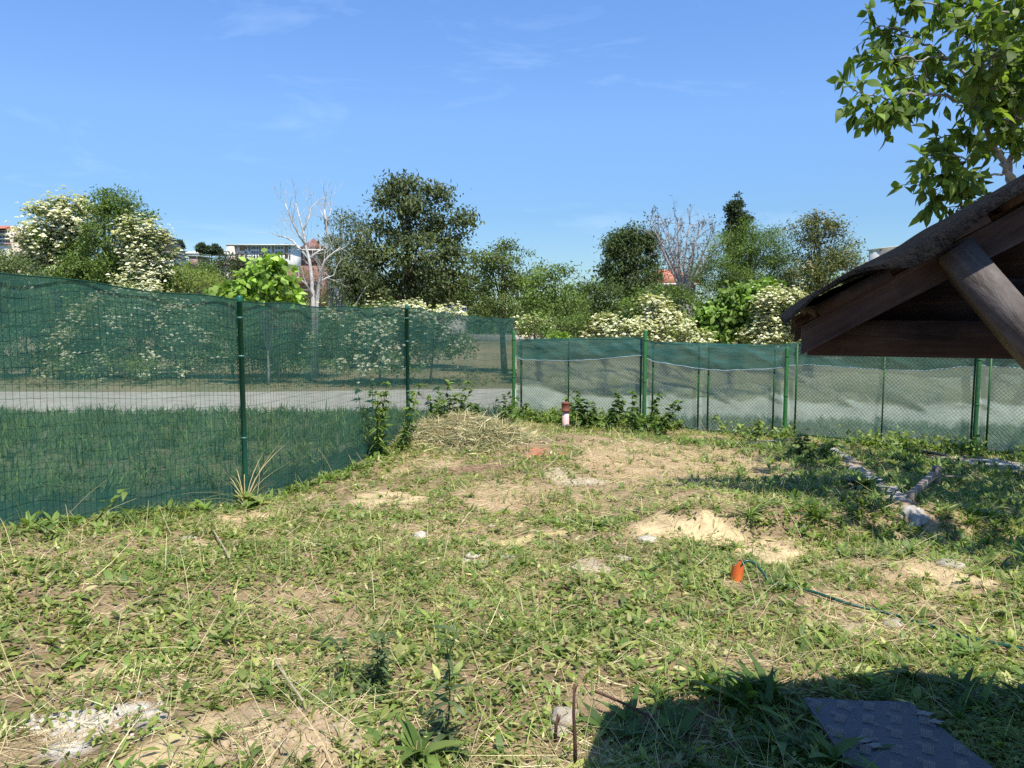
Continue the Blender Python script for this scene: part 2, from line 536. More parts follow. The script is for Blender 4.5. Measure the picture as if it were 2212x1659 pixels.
M['ply_edge'] = solid('board_edge', (.12, .07, .06), (.22, .14, .11), 12, .8, .3, .2, (1, 1, 12))
M['print'] = solid('brown_print', (.22, .18, .14), (.30, .25, .20), 30, .5, 0, .3)
M['stalk'] = solid('dry_stalk', (.30, .25, .16), (.46, .39, .26), 12, .85, .3, .1)
M['peel'] = solid('peeled_veneer', (.16, .145, .125), (.30, .28, .25), 18, .8, .2, .2)
M['rust'] = solid('rusty_rod', (.05, .03, .025), (.12, .06, .04), 25, .8, .2, .2)
M['brickbit'] = solid('brick_red', (.24, .09, .06), (.36, .17, .11), 9, .9, .3, .1)
M['w_white'] = solid('white_render', (.66, .63, .57), (.78, .75, .69), .6, .85, .05, .2)
M['w_beige'] = solid('beige_render', (.60, .48, .38), (.70, .58, .47), .6, .85, .05, .2)
M['w_yellow'] = solid('yellow_render', (.62, .52, .33), (.70, .60, .40), .6, .85, .05, .2)
M['w_grey'] = solid('grey_wall_and_shade', (.17, .165, .15), (.23, .22, .20), .8, .7, .05, .3)
M['w_brown'] = solid('brown_panel', (.26, .15, .10), (.36, .22, .15), .8, .7, .05, .3)
M['w_brick'] = solid('brick_wall', (.20, .11, .085), (.28, .16, .125), 2, .9, .1, .1)
M['w_pink'] = solid('pink_wall', (.32, .20, .165), (.42, .28, .24), 1, .9, .1, .1)
M['r_tile'] = solid('roof_tile', (.36, .12, .07), (.52, .22, .14), 5, .8, .3, .2)
M['r_dark'] = solid('dark_roof_tile', (.16, .07, .055), (.26, .13, .10), 2.2, .8, .3, .2)
M['glass'] = solid('window_glass', (.03, .035, .045), (.09, .10, .12), 1.5, .15, 0, .7)
M['rail'] = solid('dark_railing', (.06, .05, .05), (.12, .10, .10), 3, .6, 0, .3)

# ------------------------------------------------------------------ ground
# bare patches read off the photograph: (px, py, half width, half height, kind, strength)
SAND, PALE, DIRT, STRAWY, WHITE = (.66, .51, .29), (.60, .52, .38), (.41, .31, .19), (.46, .34, .20), (.66, .63, .57)
PATCH = [
    (1470, 1150, 120, 32, SAND, 1), (1560, 1172, 120, 24, SAND, 1), (1700, 1188, 170, 20, SAND, 1), (1150, 1168, 66, 10, (.74, .60, .28), 1), (1040, 1200, 52, 9, WHITE, 1),
    (1290, 1216, 70, 20, PALE, .9), (840, 1075, 105, 24, SAND, .9), (1110, 1065, 130, 38, STRAWY, .95), (1220, 1030, 60, 16, PALE, .9),
    (530, 1122, 55, 26, SAND, .8), (490, 1176, 30, 9, SAND, .9), (2050, 1222, 55, 24, SAND, 1), (1870, 1215, 120, 18, STRAWY, .9),
    (1890, 1290, 100, 30, STRAWY, .85), (1900, 1372, 75, 24, PALE, .8), (1420, 1340, 60, 18, SAND, .7), (180, 1560, 105, 34, WHITE, 1),
    (660, 1600, 210, 46, DIRT, 1), (470, 1625, 130, 30, SAND, .9), (15, 1440, 45, 20, PALE, .9), (290, 1452, 50, 18, SAND, .8),
    (1340, 1470, 95, 26, STRAWY, .9), (1400, 985, 160, 34, STRAWY, .9), (1620, 1005, 150, 34, STRAWY, .85), (2140, 1003, 80, 20, (.40, .35, .30), 1),
    (1860, 1010, 40, 14, (.42, .34, .27), .9), (760, 1600, 60, 26, DIRT, .8), (60, 1610, 100, 36, STRAWY, .8), (1600, 1250, 60, 14, DIRT, .8),
    (960, 1005, 60, 14, DIRT, .8), (1050, 1010, 60, 14, (.22, .13, .09), .9), (1500, 1420, 60, 16, STRAWY, .6), (1760, 1330, 90, 18, DIRT, .6),
    (240, 1340, 80, 16, STRAWY, .6), (900, 1310, 70, 14, STRAWY, .6), (1175, 982, 24, 7, (.48, .2, .12), 1), (380, 1155, 40, 8, SAND, .6),
    (2100, 1280, 60, 16, STRAWY, .7), (1540, 1090, 120, 16, STRAWY, .6), (700, 1180, 60, 10, STRAWY, .5), (1700, 1420, 80, 14, STRAWY, .5), (120, 1270, 90, 14, STRAWY, .5),
]
PW = []
for px, py, rx, ry, c, st in PATCH:
    q = G(px, py); a = G(px, py - ry); b = G(px, min(py + ry, 1900))
    PW.append((q[0], q[1], rx * q[1] / F, max((a[1] - b[1]) / 2, .05), c, st))

def bare(x, y):
    """how bare the soil is (0..1) and its colour"""
    x = np.asarray(x, float); y = np.asarray(y, float)
    wx = x + (fbm(x * 2.6, y * 2.6, 31, 5) - .45) * .9; wy = y + (fbm(x * 2.6, y * 2.6, 41, 5) - .45) * .9
    base = np.array([.27, .195, .115]) + np.zeros(x.shape + (3,))
    dry = ss(fbm(x * .8, y * .8, 51, 4), .42, .62)
    base = base * (1 - dry[..., None] * .6) + np.array([.42, .31, .18]) * (dry[..., None] * .6)
    m = np.zeros_like(x); col = base
    rag = fbm(x * 6, y * 6, 55, 4)
    for cx, cy, rx, ry, c, st in PW:
        d = ((wx - cx) / rx) ** 2 + ((wy - cy) / ry) ** 2
        w = (1 - ss(d, .45, 1.35)) * st * (.72 + .28 * ss(rag, .35, .5))
        col = col * (1 - w[..., None]) + np.array(c) * w[..., None]
        m = np.maximum(m, w)
    return m, col, dry

def strawy(x, y):
    m = np.zeros_like(x)
    for cx, cy, rx, ry, c, st in PW:
        if c in (STRAWY, DIRT, PALE):
            m = np.maximum(m, 1 - ss(((x - cx) / rx) ** 2 + ((y - cy) / ry) ** 2, .4, 1.8))
    return m

def axis(dense0, dense1, step, far, grow):
    a = list(np.arange(dense0, dense1 + 1e-6, step))
    s = step; v = a[-1]
    while v < far:
        s *= grow; v += s; a.append(v)
    s = step; v = a[0]
    lo = []
    while v > -far:
        s *= grow; v -= s; lo.append(v)
    return np.array(lo[::-1] + a)

xs = axis(-5.2, 9.0, .06, 1800, 1.09)
ys = axis(1.6, 17.0, .056, 2400, 1.075)
ys = ys[ys > -60]
XX, YY = np.meshgrid(xs, ys)
ZZ = g(XX, YY)
bm_, bc_, bd_ = bare(XX, YY)
outside = np.maximum(ss(YY, 17.0, 17.6), ss(np.interp(YY, [-3, 3.7, 7.5, 11.3, 16.9], [-8.4, -4.75, -2.67, -1.57, .08]) - XX, -.05, .15))[..., None]
far_c = np.array([.30, .25, .15]) * (.75 + .6 * fbm(XX * .6, YY * .6, 61, 4))[..., None]
grn = ss(fbm(XX * .35, YY * .35, 71, 4), .38, .6)[..., None]
far_c = far_c * (1 - grn * .35) + np.array([.10, .13, .045]) * grn * .35
nr_g = (1 - ss(YY, 17.2, 18.5))[..., None]
far_c = far_c * (1 - nr_g * .6) + np.array([.10, .12, .05]) * nr_g * .6
hillc = np.array([.075, .11, .035]) * (.7 + .7 * fbm(XX * .05, YY * .05, 81, 5))[..., None]
hm = ss(YY, 60, 110)[..., None]
far_c = far_c * (1 - hm) + hillc * hm
gc = bc_ * (1 - outside) + far_c * outside
b = MB(); b.grid(np.stack([XX, YY, ZZ], -1), gc)
ground = b.build('ground', M['soil'], smooth=True, kind='structure')

# gravel road beyond the fences
rx = np.linspace(-60, 60, 241)
near = 17.6 + .25 * np.sin(rx * .25) + .10 * (rx < -8) * (-rx - 8) * .6
farr = 23.2 - .1 * rx * (rx > 0) * .3 + .3 * np.sin(rx * .4 + 1) - np.clip(-rx - 4, 0, 8) * .12
rows = []
for t in np.linspace(0, 1, 12):
    yy = near + (farr - near) * t
    rows.append(np.stack([rx, yy, g(rx, yy) + .012 + .03 * np.sin(t * math.pi)], -1))
b = MB(); b.grid(np.array(rows))
road = b.build('road', M['gravel'], smooth=True, kind='structure')

# ------------------------------------------------------------------ left fence: posts, welded wire, shade net
FA, F1, F2, F3 = (-4.75, 3.7), (-2.67, 7.5), (-1.57, 11.3), (0.08, 16.9)
line = np.array([FA, F1, F2, F3])
top = np.array([2.13, P(505, 648, 7.5)[2], P(875, 663, 11.3)[2], P(1112, 689, 16.9)[2]])
fence = root('net_fence', (*F1, float(g(*F1))), 'long green shade net on welded wire and round posts left of the yard', 'fence')
seg = np.linalg.norm(np.diff(line, axis=0), axis=1)
cum = np.concatenate([[0], np.cumsum(seg)])
def along(s):
    return np.stack([np.interp(s, cum, line[:, 0]), np.interp(s, cum, line[:, 1])], -1)
def net_top(s):
    k = np.clip(np.searchsorted(cum, s, side='right') - 1, 0, 2)
    t = (s - cum[k]) / seg[k]
    return np.interp(s, cum, top) - .035 * np.sin(np.clip(t, 0, 1) * math.pi) + .012 * np.sin(s * 5.1)
nrm_f = np.array([0.93, -0.36])        # towards the yard
SMAX = cum[-1] - .05
# shade net
s = np.linspace(0, SMAX, 240); t = np.linspace(0, 1, 30)
xy = along(s); zt = net_top(s); zb = g(xy[:, 0], xy[:, 1]) - .04
pts = np.zeros((30, 240, 3)); dens = np.zeros((30, 240, 3))
for i, tt in enumerate(t):
    z = zb + (zt - zb) * tt
    o = .012 * np.sin(s * 3.3 + tt * 5) + .01 * np.sin(s * 9.1 - tt * 11) - .03
    pts[i, :, 0] = xy[:, 0] + nrm_f[0] * o; pts[i, :, 1] = xy[:, 1] + nrm_f[1] * o; pts[i, :, 2] = z
    fold = fbm(s * .9, np.full_like(s, tt * 3.0), 91, 3)
    d = 1.0 - .25 * ss(zt - z, .62, .40) - .12 * ss(zt - z, .16, .10) - .35 * (1 - ss(z - zb, .2, .26)) + .25 * (fold - .45)
    dens[i] = np.clip(d, .3, 1.15)[:, None]
b = MB(); b.grid(pts, dens)
b.build('shade_net', M['net'], fence, smooth=True)
b = MB(); hp = np.stack([xy[:, 0], xy[:, 1], zt], -1); b.tube(hp, .006, 5)
b.build('top_cord', M['wire'], fence)
# welded wire, one panel for each bay; its wires are a third of a pixel thick
for k in range(3):
    b = MB()
    s0, s1 = cum[k], min(cum[k + 1], SMAX)
    for sv in np.arange(s0 + .02, s1, .05):
        q = along(np.array([sv]))[0]; zt_ = float(net_top(np.array([sv]))[0]) - .06; zb_ = float(g(q[0], q[1])) - .02
        hz = np.linspace(zb_, zt_, 5)
        jx = .006 * np.sin(hz * 6 + sv * 2.1)
        tng = along(np.array([sv + .01]))[0] - q; tng /= max(np.linalg.norm(tng), 1e-6)
        b.tube(np.stack([q[0] + tng[0] * jx, q[1] + tng[1] * jx, hz], -1), .0014, 3, caps=False)
    ssn = np.arange(s0, s1, .05); q = along(ssn); zt_ = net_top(ssn) - .06; zb_ = g(q[:, 0], q[:, 1])
    zb_s = np.interp(ssn, [s0, s1], [float(g(*along(np.array([s0]))[0])), float(g(*along(np.array([s1]))[0]))])
    for h in np.linspace(0, 1, 19):
        w = .004 * np.where(np.arange(len(ssn)) % 2, 1, -1)
        z = zb_s + (zt_ - zb_s) * h + w * .5 + .006 * np.sin(ssn * 4 + h * 20)
        b.tube(np.stack([q[:, 0] + nrm_f[0] * .003, q[:, 1] + nrm_f[1] * .003, z], -1), .0016, 3, caps=False)
    b.build('welded_wire', M['wire'], fence, kind='stuff')
# posts
for (q, zt_, r) in ((FA, 2.1, .025), (F1, P(505, 640, 7.5)[2], .026), (F2, P(875, 659, 11.3)[2], .028)):
    gx, gy = q[0] + nrm_f[0] * .035, q[1] + nrm_f[1] * .035
    z0 = float(g(gx, gy)) - .1
    b = MB(); b.lathe((gx, gy, 0), [(r, z0), (r, zt_ - .02), (r * 1.02, zt_ - .02)], 16)
    post = b.build('fence_post', M['post'], fence, smooth=True)
    b = MB(); b.lathe((gx, gy, zt_), [(r * 1.1, -.05), (r * 1.1, -.006), (r * .7, .006), (0.001, .01)], 16)
    b.build('post_cap', M['post'], post, smooth=True)
    for fr in (.33, .72, .9):
        zc = z0 + .1 + (zt_ - z0 - .1) * fr
        b = MB(); b.lathe((gx, gy, zc), [(r, -.009), (r + .003, -.008), (r + .003, .008), (r, .009)], 16)
        b.build('post_clamp', M['band'], post)

# ------------------------------------------------------------------ right fence: chain-link panels, plastic film, folded net
def RL(px):
    """point of the right fence's line at picture column px"""
    u = (px - 1106) / F / 0.9954
    Y = 16.75 / (1 + .525 * u)
    return np.array([u * Y, Y])
fd = nrmz(np.array([1, -.525])); fn = np.array([fd[1], -fd[0]])    # along the fence, towards the yard
cf = root('chain_link_fence', (*RL(1394), float(g(*RL(1394)))), 'low chain link fence of framed panels with milky plastic film and folded green band', 'fence')
def z_at(px, py):
    return P(px, py, RL(px)[1])[2]
PANELS = [(1126, 1384, [1228], 738), (1410, 1509, [], 745), (1530, 1672, [], 749), (1720, 2104, [1909], 760), (2138, 2420, [], 762)]
def edge_top(px):
    return np.interp(px, [1112, 1126, 1250, 1384, 1410, 1510, 1672, 1720, 1909, 2104, 2212, 2420], [734, 733, 731, 728, 738, 742, 745, 741, 752, 756, 758, 762])
def tz(px):
    px = np.atleast_1d(np.asarray(px, float))
    return np.array([z_at(p, float(edge_top(p))) for p in px])
for a, c, mids, _ in PANELS:
    A = RL(a); C = RL(c)
    za, zc = tz(a)[0] - .015, tz(c)[0] - .015
    ga, gc_ = float(g(*A)) + .03, float(g(*C)) + .03
    b = MB()
    rb = .016
    b.beam((*A, ga - .02), (*A, za), .03, .03, up=(fd[0], fd[1], 0)); b.beam((*C, gc_ - .02), (*C, zc), .03, .03, up=(fd[0], fd[1], 0))
    b.beam((A[0] + fd[0] * .015, A[1] + fd[1] * .015, za - .014), (C[0] - fd[0] * .015, C[1] - fd[1] * .015, zc - .014), .026, .026)
    b.beam((A[0] + fd[0] * .015, A[1] + fd[1] * .015, ga + .014), (C[0] - fd[0] * .015, C[1] - fd[1] * .015, gc_ + .014), .026, .026)
    fr = b.build('panel_frame', M['frame'], cf)
    for mpx in mids:
        m_ = RL(mpx); zm = np.interp(mpx, [a, c], [za, zc]); gm = np.interp(mpx, [a, c], [ga, gc_])
        b = MB(); b.beam((*m_, gm + .03), (*m_, zm - .03), .024, .024, up=(fd[0], fd[1], 0))
        b.build('stile', M['frame'], fr)
    # chain mesh
    Lp = np.linalg.norm(C - A); b = MB(); dw = .066
    H = min(za - ga, zc - gc_) - .05
    def pt(u, v):
        f_ = u / Lp
        return np.array([A[0] + fd[0] * u + fn[0] * .012, A[1] + fd[1] * u + fn[1] * .012, ga + .025 + (gc_ - ga) * f_ + v * ((za - ga) * (1 - f_) + (zc - gc_) * f_ - .05) / H])
    sl_ = 1.05
    for sgn in (1, -1):
        for u0 in np.arange(-H / sl_, Lp + H / sl_, dw):
            # wire u = u0 + sgn*v/sl
            v0, v1 = 0, H
            ua, ub = u0, u0 + sgn * H / sl_
            lo, hi = 0.0, 1.0
            du = ub - ua
            for lim, sg in ((0, 1), (Lp, -1)):
                ta = (lim - ua) / du
                if du * sg > 0: lo = max(lo, ta)
                else: hi = min(hi, ta)
            if hi - lo < .02: continue
            p0 = pt(ua + du * lo, H * lo); p1 = pt(ua + du * hi, H * hi)
            off = np.array([fn[0], fn[1], 0]) * .002 * sgn
            b.tube(np.array([p0 + off, p1 + off]), .0019, 3, caps=False)
    b.build('chain_mesh', M['chain'], fr, kind='stuff')
# the short rungs that tie neighbouring frames
for a, c, pys in ((1509, 1530, (765, 857)), (2112, 2138, (768, 967))):
    for py in pys:
        A, C = RL(a), RL(c)
        b = MB(); b.beam((*A, z_at(a, py)), (*C, z_at(c, py)), .012, .012)
        b.build('rung', M['frame'], cf)
# posts
for px, py, r, mk in ((1112, 716, .036, 'post2'), (1394, 715, .04, 'post2'), (1699, 752, .036, 'post2'), (2112, 757, .036, 'frame'), (2470, 757, .036, 'frame')):  # two rightmost posts take the darker paint to stand in for shade
    q = RL(px) + fn * .05
    z0 = float(g(*q)) - .1; z1 = z_at(px, py)
    b = MB(); b.lathe((*q, 0), [(r, z0), (r, z1), (r * .85, z1 + .012), (.001, z1 + .015)], 16)
    post = b.build('fence_post', M[mk], cf, smooth=True)
    for fr_ in (.45, .86):
        zc = z0 + .1 + (z1 - z0) * fr_
        b = MB(); b.lathe((*q, zc), [(r, -.012), (r + .004, -.01), (r + .004, .01), (r, .012)], 16)
        b.build('post_clamp', M['frame'], post)
# plastic film behind the panels
ppx = np.linspace(1113, 2440, 260)
rl = np.array([RL(p) for p in ppx]); ztop = tz(ppx) - .02
zg = g(rl[:, 0], rl[:, 1]) - .03
sd = np.concatenate([[0], np.cumsum(np.linalg.norm(np.diff(rl, axis=0), axis=1))])
def sheet(ztop, zbot, off, rows_, amp, name, mat, parent, seed, dens=None):
    pts = np.zeros((rows_, len(sd), 3))
    for i, tt in enumerate(np.linspace(0, 1, rows_)):
        z = zbot + (ztop - zbot) * tt
        slack = np.sin(tt * math.pi) ** .5
        w = amp * slack * ((fbm(sd * 1.6 + z * 2.2, z * 4 - sd * .5, seed, 4) - .45) * 2 + .5 * np.sin(sd * 2.2 + z * 3.1 + seed))
        # sharp creases that run down at a slant from the ties
        cre = np.abs(((sd * .9 + z * 1.7 + .3 * fbm(sd * .7, z, seed + 4, 2)) % 1.0) - .5) * 2
        w = w + amp * .6 * (np.clip(cre - .8, 0, .2) / .2) * slack
        pts[i, :, 0] = rl[:, 0] + fn[0] * (off + w); pts[i, :, 1] = rl[:, 1] + fn[1] * (off + w); pts[i, :, 2] = z
    b = MB(); b.grid(pts, None if dens is None else np.full(pts.shape, dens))
    return b.build(name, mat, parent, smooth=True)
sheet(ztop - .03, zg, -.05, 34, .03, 'plastic_film', M['film'], cf, 3)
low_px = np.interp(ppx, [1112, 1130, 1228, 1290, 1384, 1410, 1510, 1560, 1672, 1700, 1740, 1909, 2000, 2104, 2212, 2440],
                   [768, 777, 779, 776, 767, 780, 796, 800, 796, 790, 788, 799, 801, 789, 796, 800])
zlow = np.array([z_at(p, q) for p, q in zip(ppx, low_px)])
offb = np.interp(ppx, [1112, 1690, 1740, 2440], [.034, .034, -.028, -.028])
band = sheet(ztop + .03, zlow, offb, 14, .022, 'folded_band', M['netband'], cf, 8, 1.0)
b = MB(); b.tube(np.stack([rl[:, 0] + fn[0] * (offb + .006), rl[:, 1] + fn[1] * (offb + .006), zlow + .004 * np.sin(sd * 19)], -1), .0065, 6)
b.build('hem', M['hem'], band)

# ------------------------------------------------------------------ trees
PER = 70
def jit(n, s=1.0):
    return rng.normal(0, s, (n, 3))

def palette(pal, n, spread=.18):
    p = np.array(pal); k = rng.integers(0, len(p), n)
    return np.clip(p[k] * np.exp(rng.normal(0, spread, (n, 1))), 0, 1)

def limb(b, a, c, r0, r1, sag=.15, k=6, sides=6):
    a = np.array(a, float); c = np.array(c, float)
    t = np.linspace(0, 1, k)[:, None]
    L_ = np.linalg.norm(c - a)
    bend = np.array([rng.normal(0, .07), rng.normal(0, .07), sag]) * L_
    p = a + (c - a) * t + bend * (t * (1 - t)) * 1.6 + rng.normal(0, .012, (k, 3)) * L_ * (t * (1 - t)) * 2
    b.tube(p, r0 + (r1 - r0) * t[:, 0] ** .8, sides)
    return p

def tree(name, label, cat, Y, lobes, trunk, pal, leaf, dens=1.0, cr=.55, group=None, blossom=None, bark='bark', gap=.0,
         droop=.25, up=.6, kind_leaf='tree_leaf', limbs=12, shape='diamond', dscale=.8, trunks=None):
    """lobes (px, py, rx, ry): the rounded masses of the crown as the photograph shows them at distance Y"""
    k = Y / F
    if shape == 'diamond' and Y < 70: leaf = (leaf[0] * .70, leaf[1] * .70)
    q = P(trunk[0], 700, Y); bx = q[0]; gz = float(g(bx, Y))
    t = root(name, (bx, Y, gz), label, cat, group)
    C = []; Rr = []; out = []
    for (px, py, rx_, ry_) in lobes:
        c = P(px, py, Y); c[1] += rng.uniform(-.25, .25) * rx_ * k
        vol = rx_ * ry_ * k * k
        n = max(4, int(vol * 8.2 / cr / cr * (1 - gap * .7)))
        d = nrmz(jit(n)); rad = (.35 + .65 * rng.random(n) ** .6)[:, None]
        pos = c + d * rad * np.array([rx_ * k, rx_ * k * dscale, ry_ * k])
        C.append(pos); out.append(d)
    C = np.concatenate(C); out = np.concatenate(out)
    keep = (C[:, 2] > gz + .3) | (Y > 200)
    C, out = C[keep], out[keep]
    n = len(C)
    sz = cr * rng.uniform(.55, 1.25, n)
    per = np.maximum(5, (dens * PER * (cr / .45) * (sz / cr) ** 2)).astype(int)
    idx = np.repeat(np.arange(n), per)
    N = len(idx)
    pos = C[idx] + jit(N) * (sz[idx] * .42)[:, None] * np.array([1, 1, .7])
    dirs = nrmz(out[idx] * .7 + jit(N, .8) + np.array([0, 0, -droop]))
    nr = nrmz(out[idx] * .5 + jit(N, .55) + np.array([0, 0, up]))
    tint = np.exp(rng.normal(0, .16, n))[idx][:, None]
    col = np.clip(palette(pal, N) * tint, 0, 1)
    Ln = leaf[0] * rng.uniform(.6, 1.25, N); Wd = leaf[1] * rng.uniform(.7, 1.2, N)
    b = MB()
    if shape == 'diamond': b.diamonds(pos, dirs, nr, Ln, Wd, col)
    else: b.strips(pos, dirs, nr, Ln, Wd, [.15, .95, .8, .05], .25, col, .25)
    b.build('crown', M[kind_leaf], t)
    # trunk and limbs
    b = MB()
    for tx, tr in (trunks or [(trunk[0], trunk[1])]):
        b0 = np.array([P(tx, 700, Y)[0], Y, gz - .1])
        top_ = C[np.argmin(np.abs(C[:, 0] - b0[0]) * 1.5 - (C[:, 2] - gz) * .6 + np.abs(C[:, 1] - Y))]
        pth = limb(b, b0, top_, tr, tr * .18, 0, 9, 8)
        sel = rng.choice(n, min(limbs, n), replace=False)
        for i in sel:
            zf = np.clip((C[i, 2] - gz) * rng.uniform(.35, .75), .3, (top_[2] - gz) * .9)
            j = int(np.argmin(np.abs(pth[:, 2] - gz - zf)))
            limb(b, pth[j], C[i], tr * .42 * (1 - .6 * j / 9), .012, .1, 5, 5)
    b.build('trunk', M[bark], t, smooth=True)
    if blossom:
        share, size, bc, upper = blossom
        NB = 26 if share > .3 else 8
        sc = (C[:, 2] - C[:, 2].min()) / max(np.ptp(C[:, 2]), 1e-6)
        pr = share * (.5 + upper * sc)
        sel = np.where((rng.random(n) < pr))[0]
        idx = np.repeat(sel, NB); N = len(idx)
        p = C[idx] + out[idx] * (sz[idx] * .45)[:, None] + jit(N) * (sz[idx] * .42)[:, None]
        az = rng.uniform(0, 6.28, N); d = np.stack([np.cos(az), np.sin(az), rng.normal(0, .2, N)], -1)
        nr = nrmz(out[idx] * .6 + jit(N, .25) + np.array([0, 0, 1.0]))
        b = MB()
        for q_ in range(2):
            a2 = az + q_ * 1.57
            d = np.stack([np.cos(a2), np.sin(a2), rng.normal(0, .1, N)], -1)
            b.diamonds(p - d * size * .5, d, nr, size * rng.uniform(.6, 1.2, N), size * .8, palette(bc, N, .1))
        b.build('blossom', M['flower'], t)
    return t

DARK = [(.06, .095, .028), (.08, .12, .038), (.10, .135, .045)]
CHEST = [(.085, .115, .038), (.11, .14, .05), (.13, .15, .065), (.07, .095, .032)]
MID = [(.10, .16, .036), (.125, .185, .045), (.15, .215, .055)]
FRESH = [(.14, .21, .042), (.17, .25, .055), (.20, .28, .065)]
LIME = [(.19, .30, .04), (.23, .35, .055), (.14, .24, .035), (.27, .38, .08)]
YEL = [(.18, .235, .045), (.22, .265, .06), (.15, .205, .04)]
GREYG = [(.13, .165, .075), (.16, .195, .095), (.11, .145, .06)]
OLIVE = [(.13, .155, .05), (.165, .185, .065), (.11, .135, .042)]
CREAM = [(.72, .70, .52), (.66, .66, .46), (.76, .74, .60)]
ELDER = [(.62, .60, .38), (.70, .68, .46), (.55, .56, .32), (.74, .72, .55)]

# left group beyond the net
tree('elder_tree', 'round elder tree thick with cream blossom, at the far left above the net', 'tree', 31, [(118, 500, 66, 78), (80, 540, 45, 50), (165, 470, 55, 48), (130, 590, 90, 40)],
     (120, .14), MID + [(.10, .13, .06)], (.16, .09), 1.2, .42, blossom=(1.5, .19, CREAM, .5), bark='grey_bark')
tree('walnut_tree', 'full green walnut tree between two trees in cream blossom', 'tree', 30, [(235, 500, 62, 78), (250, 440, 40, 32), (195, 560, 75, 48), (290, 480, 40, 42), (218, 425, 22, 16), (268, 585, 60, 40), (200, 610, 90, 40), (318, 468, 14, 14)],
     (238, .16), MID + FRESH[:1], (.19, .085), 1.25, .46)
tree('blossom_tree', 'dark leaved tree with white blossom sloping down to the hill', 'tree', 29, [(325, 560, 46, 62), (300, 520, 36, 40), (350, 590, 34, 30), (330, 610, 60, 26)],
     (325, .12), DARK + MID[:1], (.15, .085), 1.1, .40, blossom=(1.1, .17, CREAM, .4))
tree('low_shrub', 'low grey green shrub at the left edge above the net', 'shrub', 27, [(15, 565, 45, 26), (50, 585, 50, 30), (-30, 575, 50, 30)], (15, .06), MID + GREYG, (.15, .08), 1, .4)
tree('locust_shrub', 'yellow green feathery shrub beside the white blossom tree', 'shrub', 29, [(395, 595, 34, 28), (430, 610, 50, 24), (375, 610, 30, 24)], (400, .06), YEL + FRESH[:1], (.15, .06), 1.1, .38)
tree('locust_shrub', 'soft yellow green shrub left of the bright catalpa', 'shrub', 27, [(500, 606, 46, 20), (460, 612, 36, 20), (545, 618, 36, 18)], (500, .06), YEL, (.13, .05), 1.2, .36)
tree('round_tree', 'dark round tree in front of the long white hotel', 'tree', 60, [(500, 572, 36, 22), (470, 585, 26, 18), (530, 590, 26, 18)], (500, .16), [(.05, .065, .03), (.065, .08, .04)], (.32, .16), 1, .9)
tree('green_tree', 'mid green tree below the white terrace wall', 'tree', 45, [(440, 590, 26, 20), (400, 580, 18, 14)], (440, .1), MID, (.22, .1), 1, .6)
tree('catalpa_tree', 'bright lime green catalpa with big heart leaves above the net', 'tree', 24.6, [(568, 592, 34, 32), (582, 562, 18, 12), (545, 614, 40, 18), (600, 612, 40, 24), (495, 626, 22, 7), (636, 632, 22, 11), (570, 640, 60, 18)],
     (575, .05), LIME, (.27, .21), .5, .42, shape='strip', droop=.7, up=.8, limbs=18, bark='grey_bark')

tree('brown_shrub', 'brownish twiggy shrub at the foot of the dead white birch', 'shrub', 33, [(660, 620, 34, 34), (690, 640, 40, 30), (630, 640, 30, 20)], (660, .05), [(.12, .11, .06), (.16, .14, .08), (.10, .12, .05)], (.15, .06), .8, .42, gap=.1)

def dead_branching(b, p, d, Ln, r, depth, spread=.5, sides=5, rise=.12):
    k = 4; pts = [p]
    q = np.array(p, float); dd = nrmz(d)
    for i in range(k):
        dd = nrmz(dd + rng.normal(0, .13, 3) + np.array([0, 0, rise * .35]))
        q = q + dd * Ln / k; pts.append(q.copy())
    b.tube(np.array(pts), np.linspace(r, r * .62, k + 1), sides if depth > 1 else 3, caps=False)
    if depth == 0: return
    for i in range(rng.integers(2, 4)):
        at = pts[-1] if i == 0 else pts[rng.integers(2, k + 1)]
        nd = nrmz(dd + rng.normal(0, spread, 3) * np.array([1, .7, .8]) + np.array([0, 0, rise]))
        dead_branching(b, at, nd, Ln * rng.uniform(.55, .8), r * rng.uniform(.45, .62), depth - 1, spread, sides, rise)

def dead_birch(label, Y, stems, n_depth, group=None):
    x0 = P(stems[0][0][0][0], 655, Y)[0]; gz = float(g(x0, Y))
    t = root('dead_birch', (x0, Y, gz), label, 'tree', group)
    b = MB()
    for pts, r0, r1 in stems:
        p = np.array([P(a, c, Y + dy) for a, c, dy in pts]); rr = np.linspace(r0, r1, len(p))
        b.tube(p, rr, 7)
    b.build('trunk', M['pale_bark'], t, smooth=True)
    b = MB()
    for pts, r0, r1 in stems:
        p = np.array([P(a, c, Y + dy) for a, c, dy in pts])
        for i in range(1, len(p)):
            for q in range(2):
                d = nrmz((p[i] - p[i - 1]) / np.linalg.norm(p[i] - p[i - 1]) * .7 + rng.normal(0, .55, 3) + np.array([0, 0, .25]))
                dead_branching(b, p[i] if q == 0 else (p[i] + p[i - 1]) / 2, d, rng.uniform(.25, .6) * Y / 28, max(r1 * .6, .010), n_depth, .5, 4)
    b.build('branch', M['pale_bark'], t, kind='stuff')
    return t
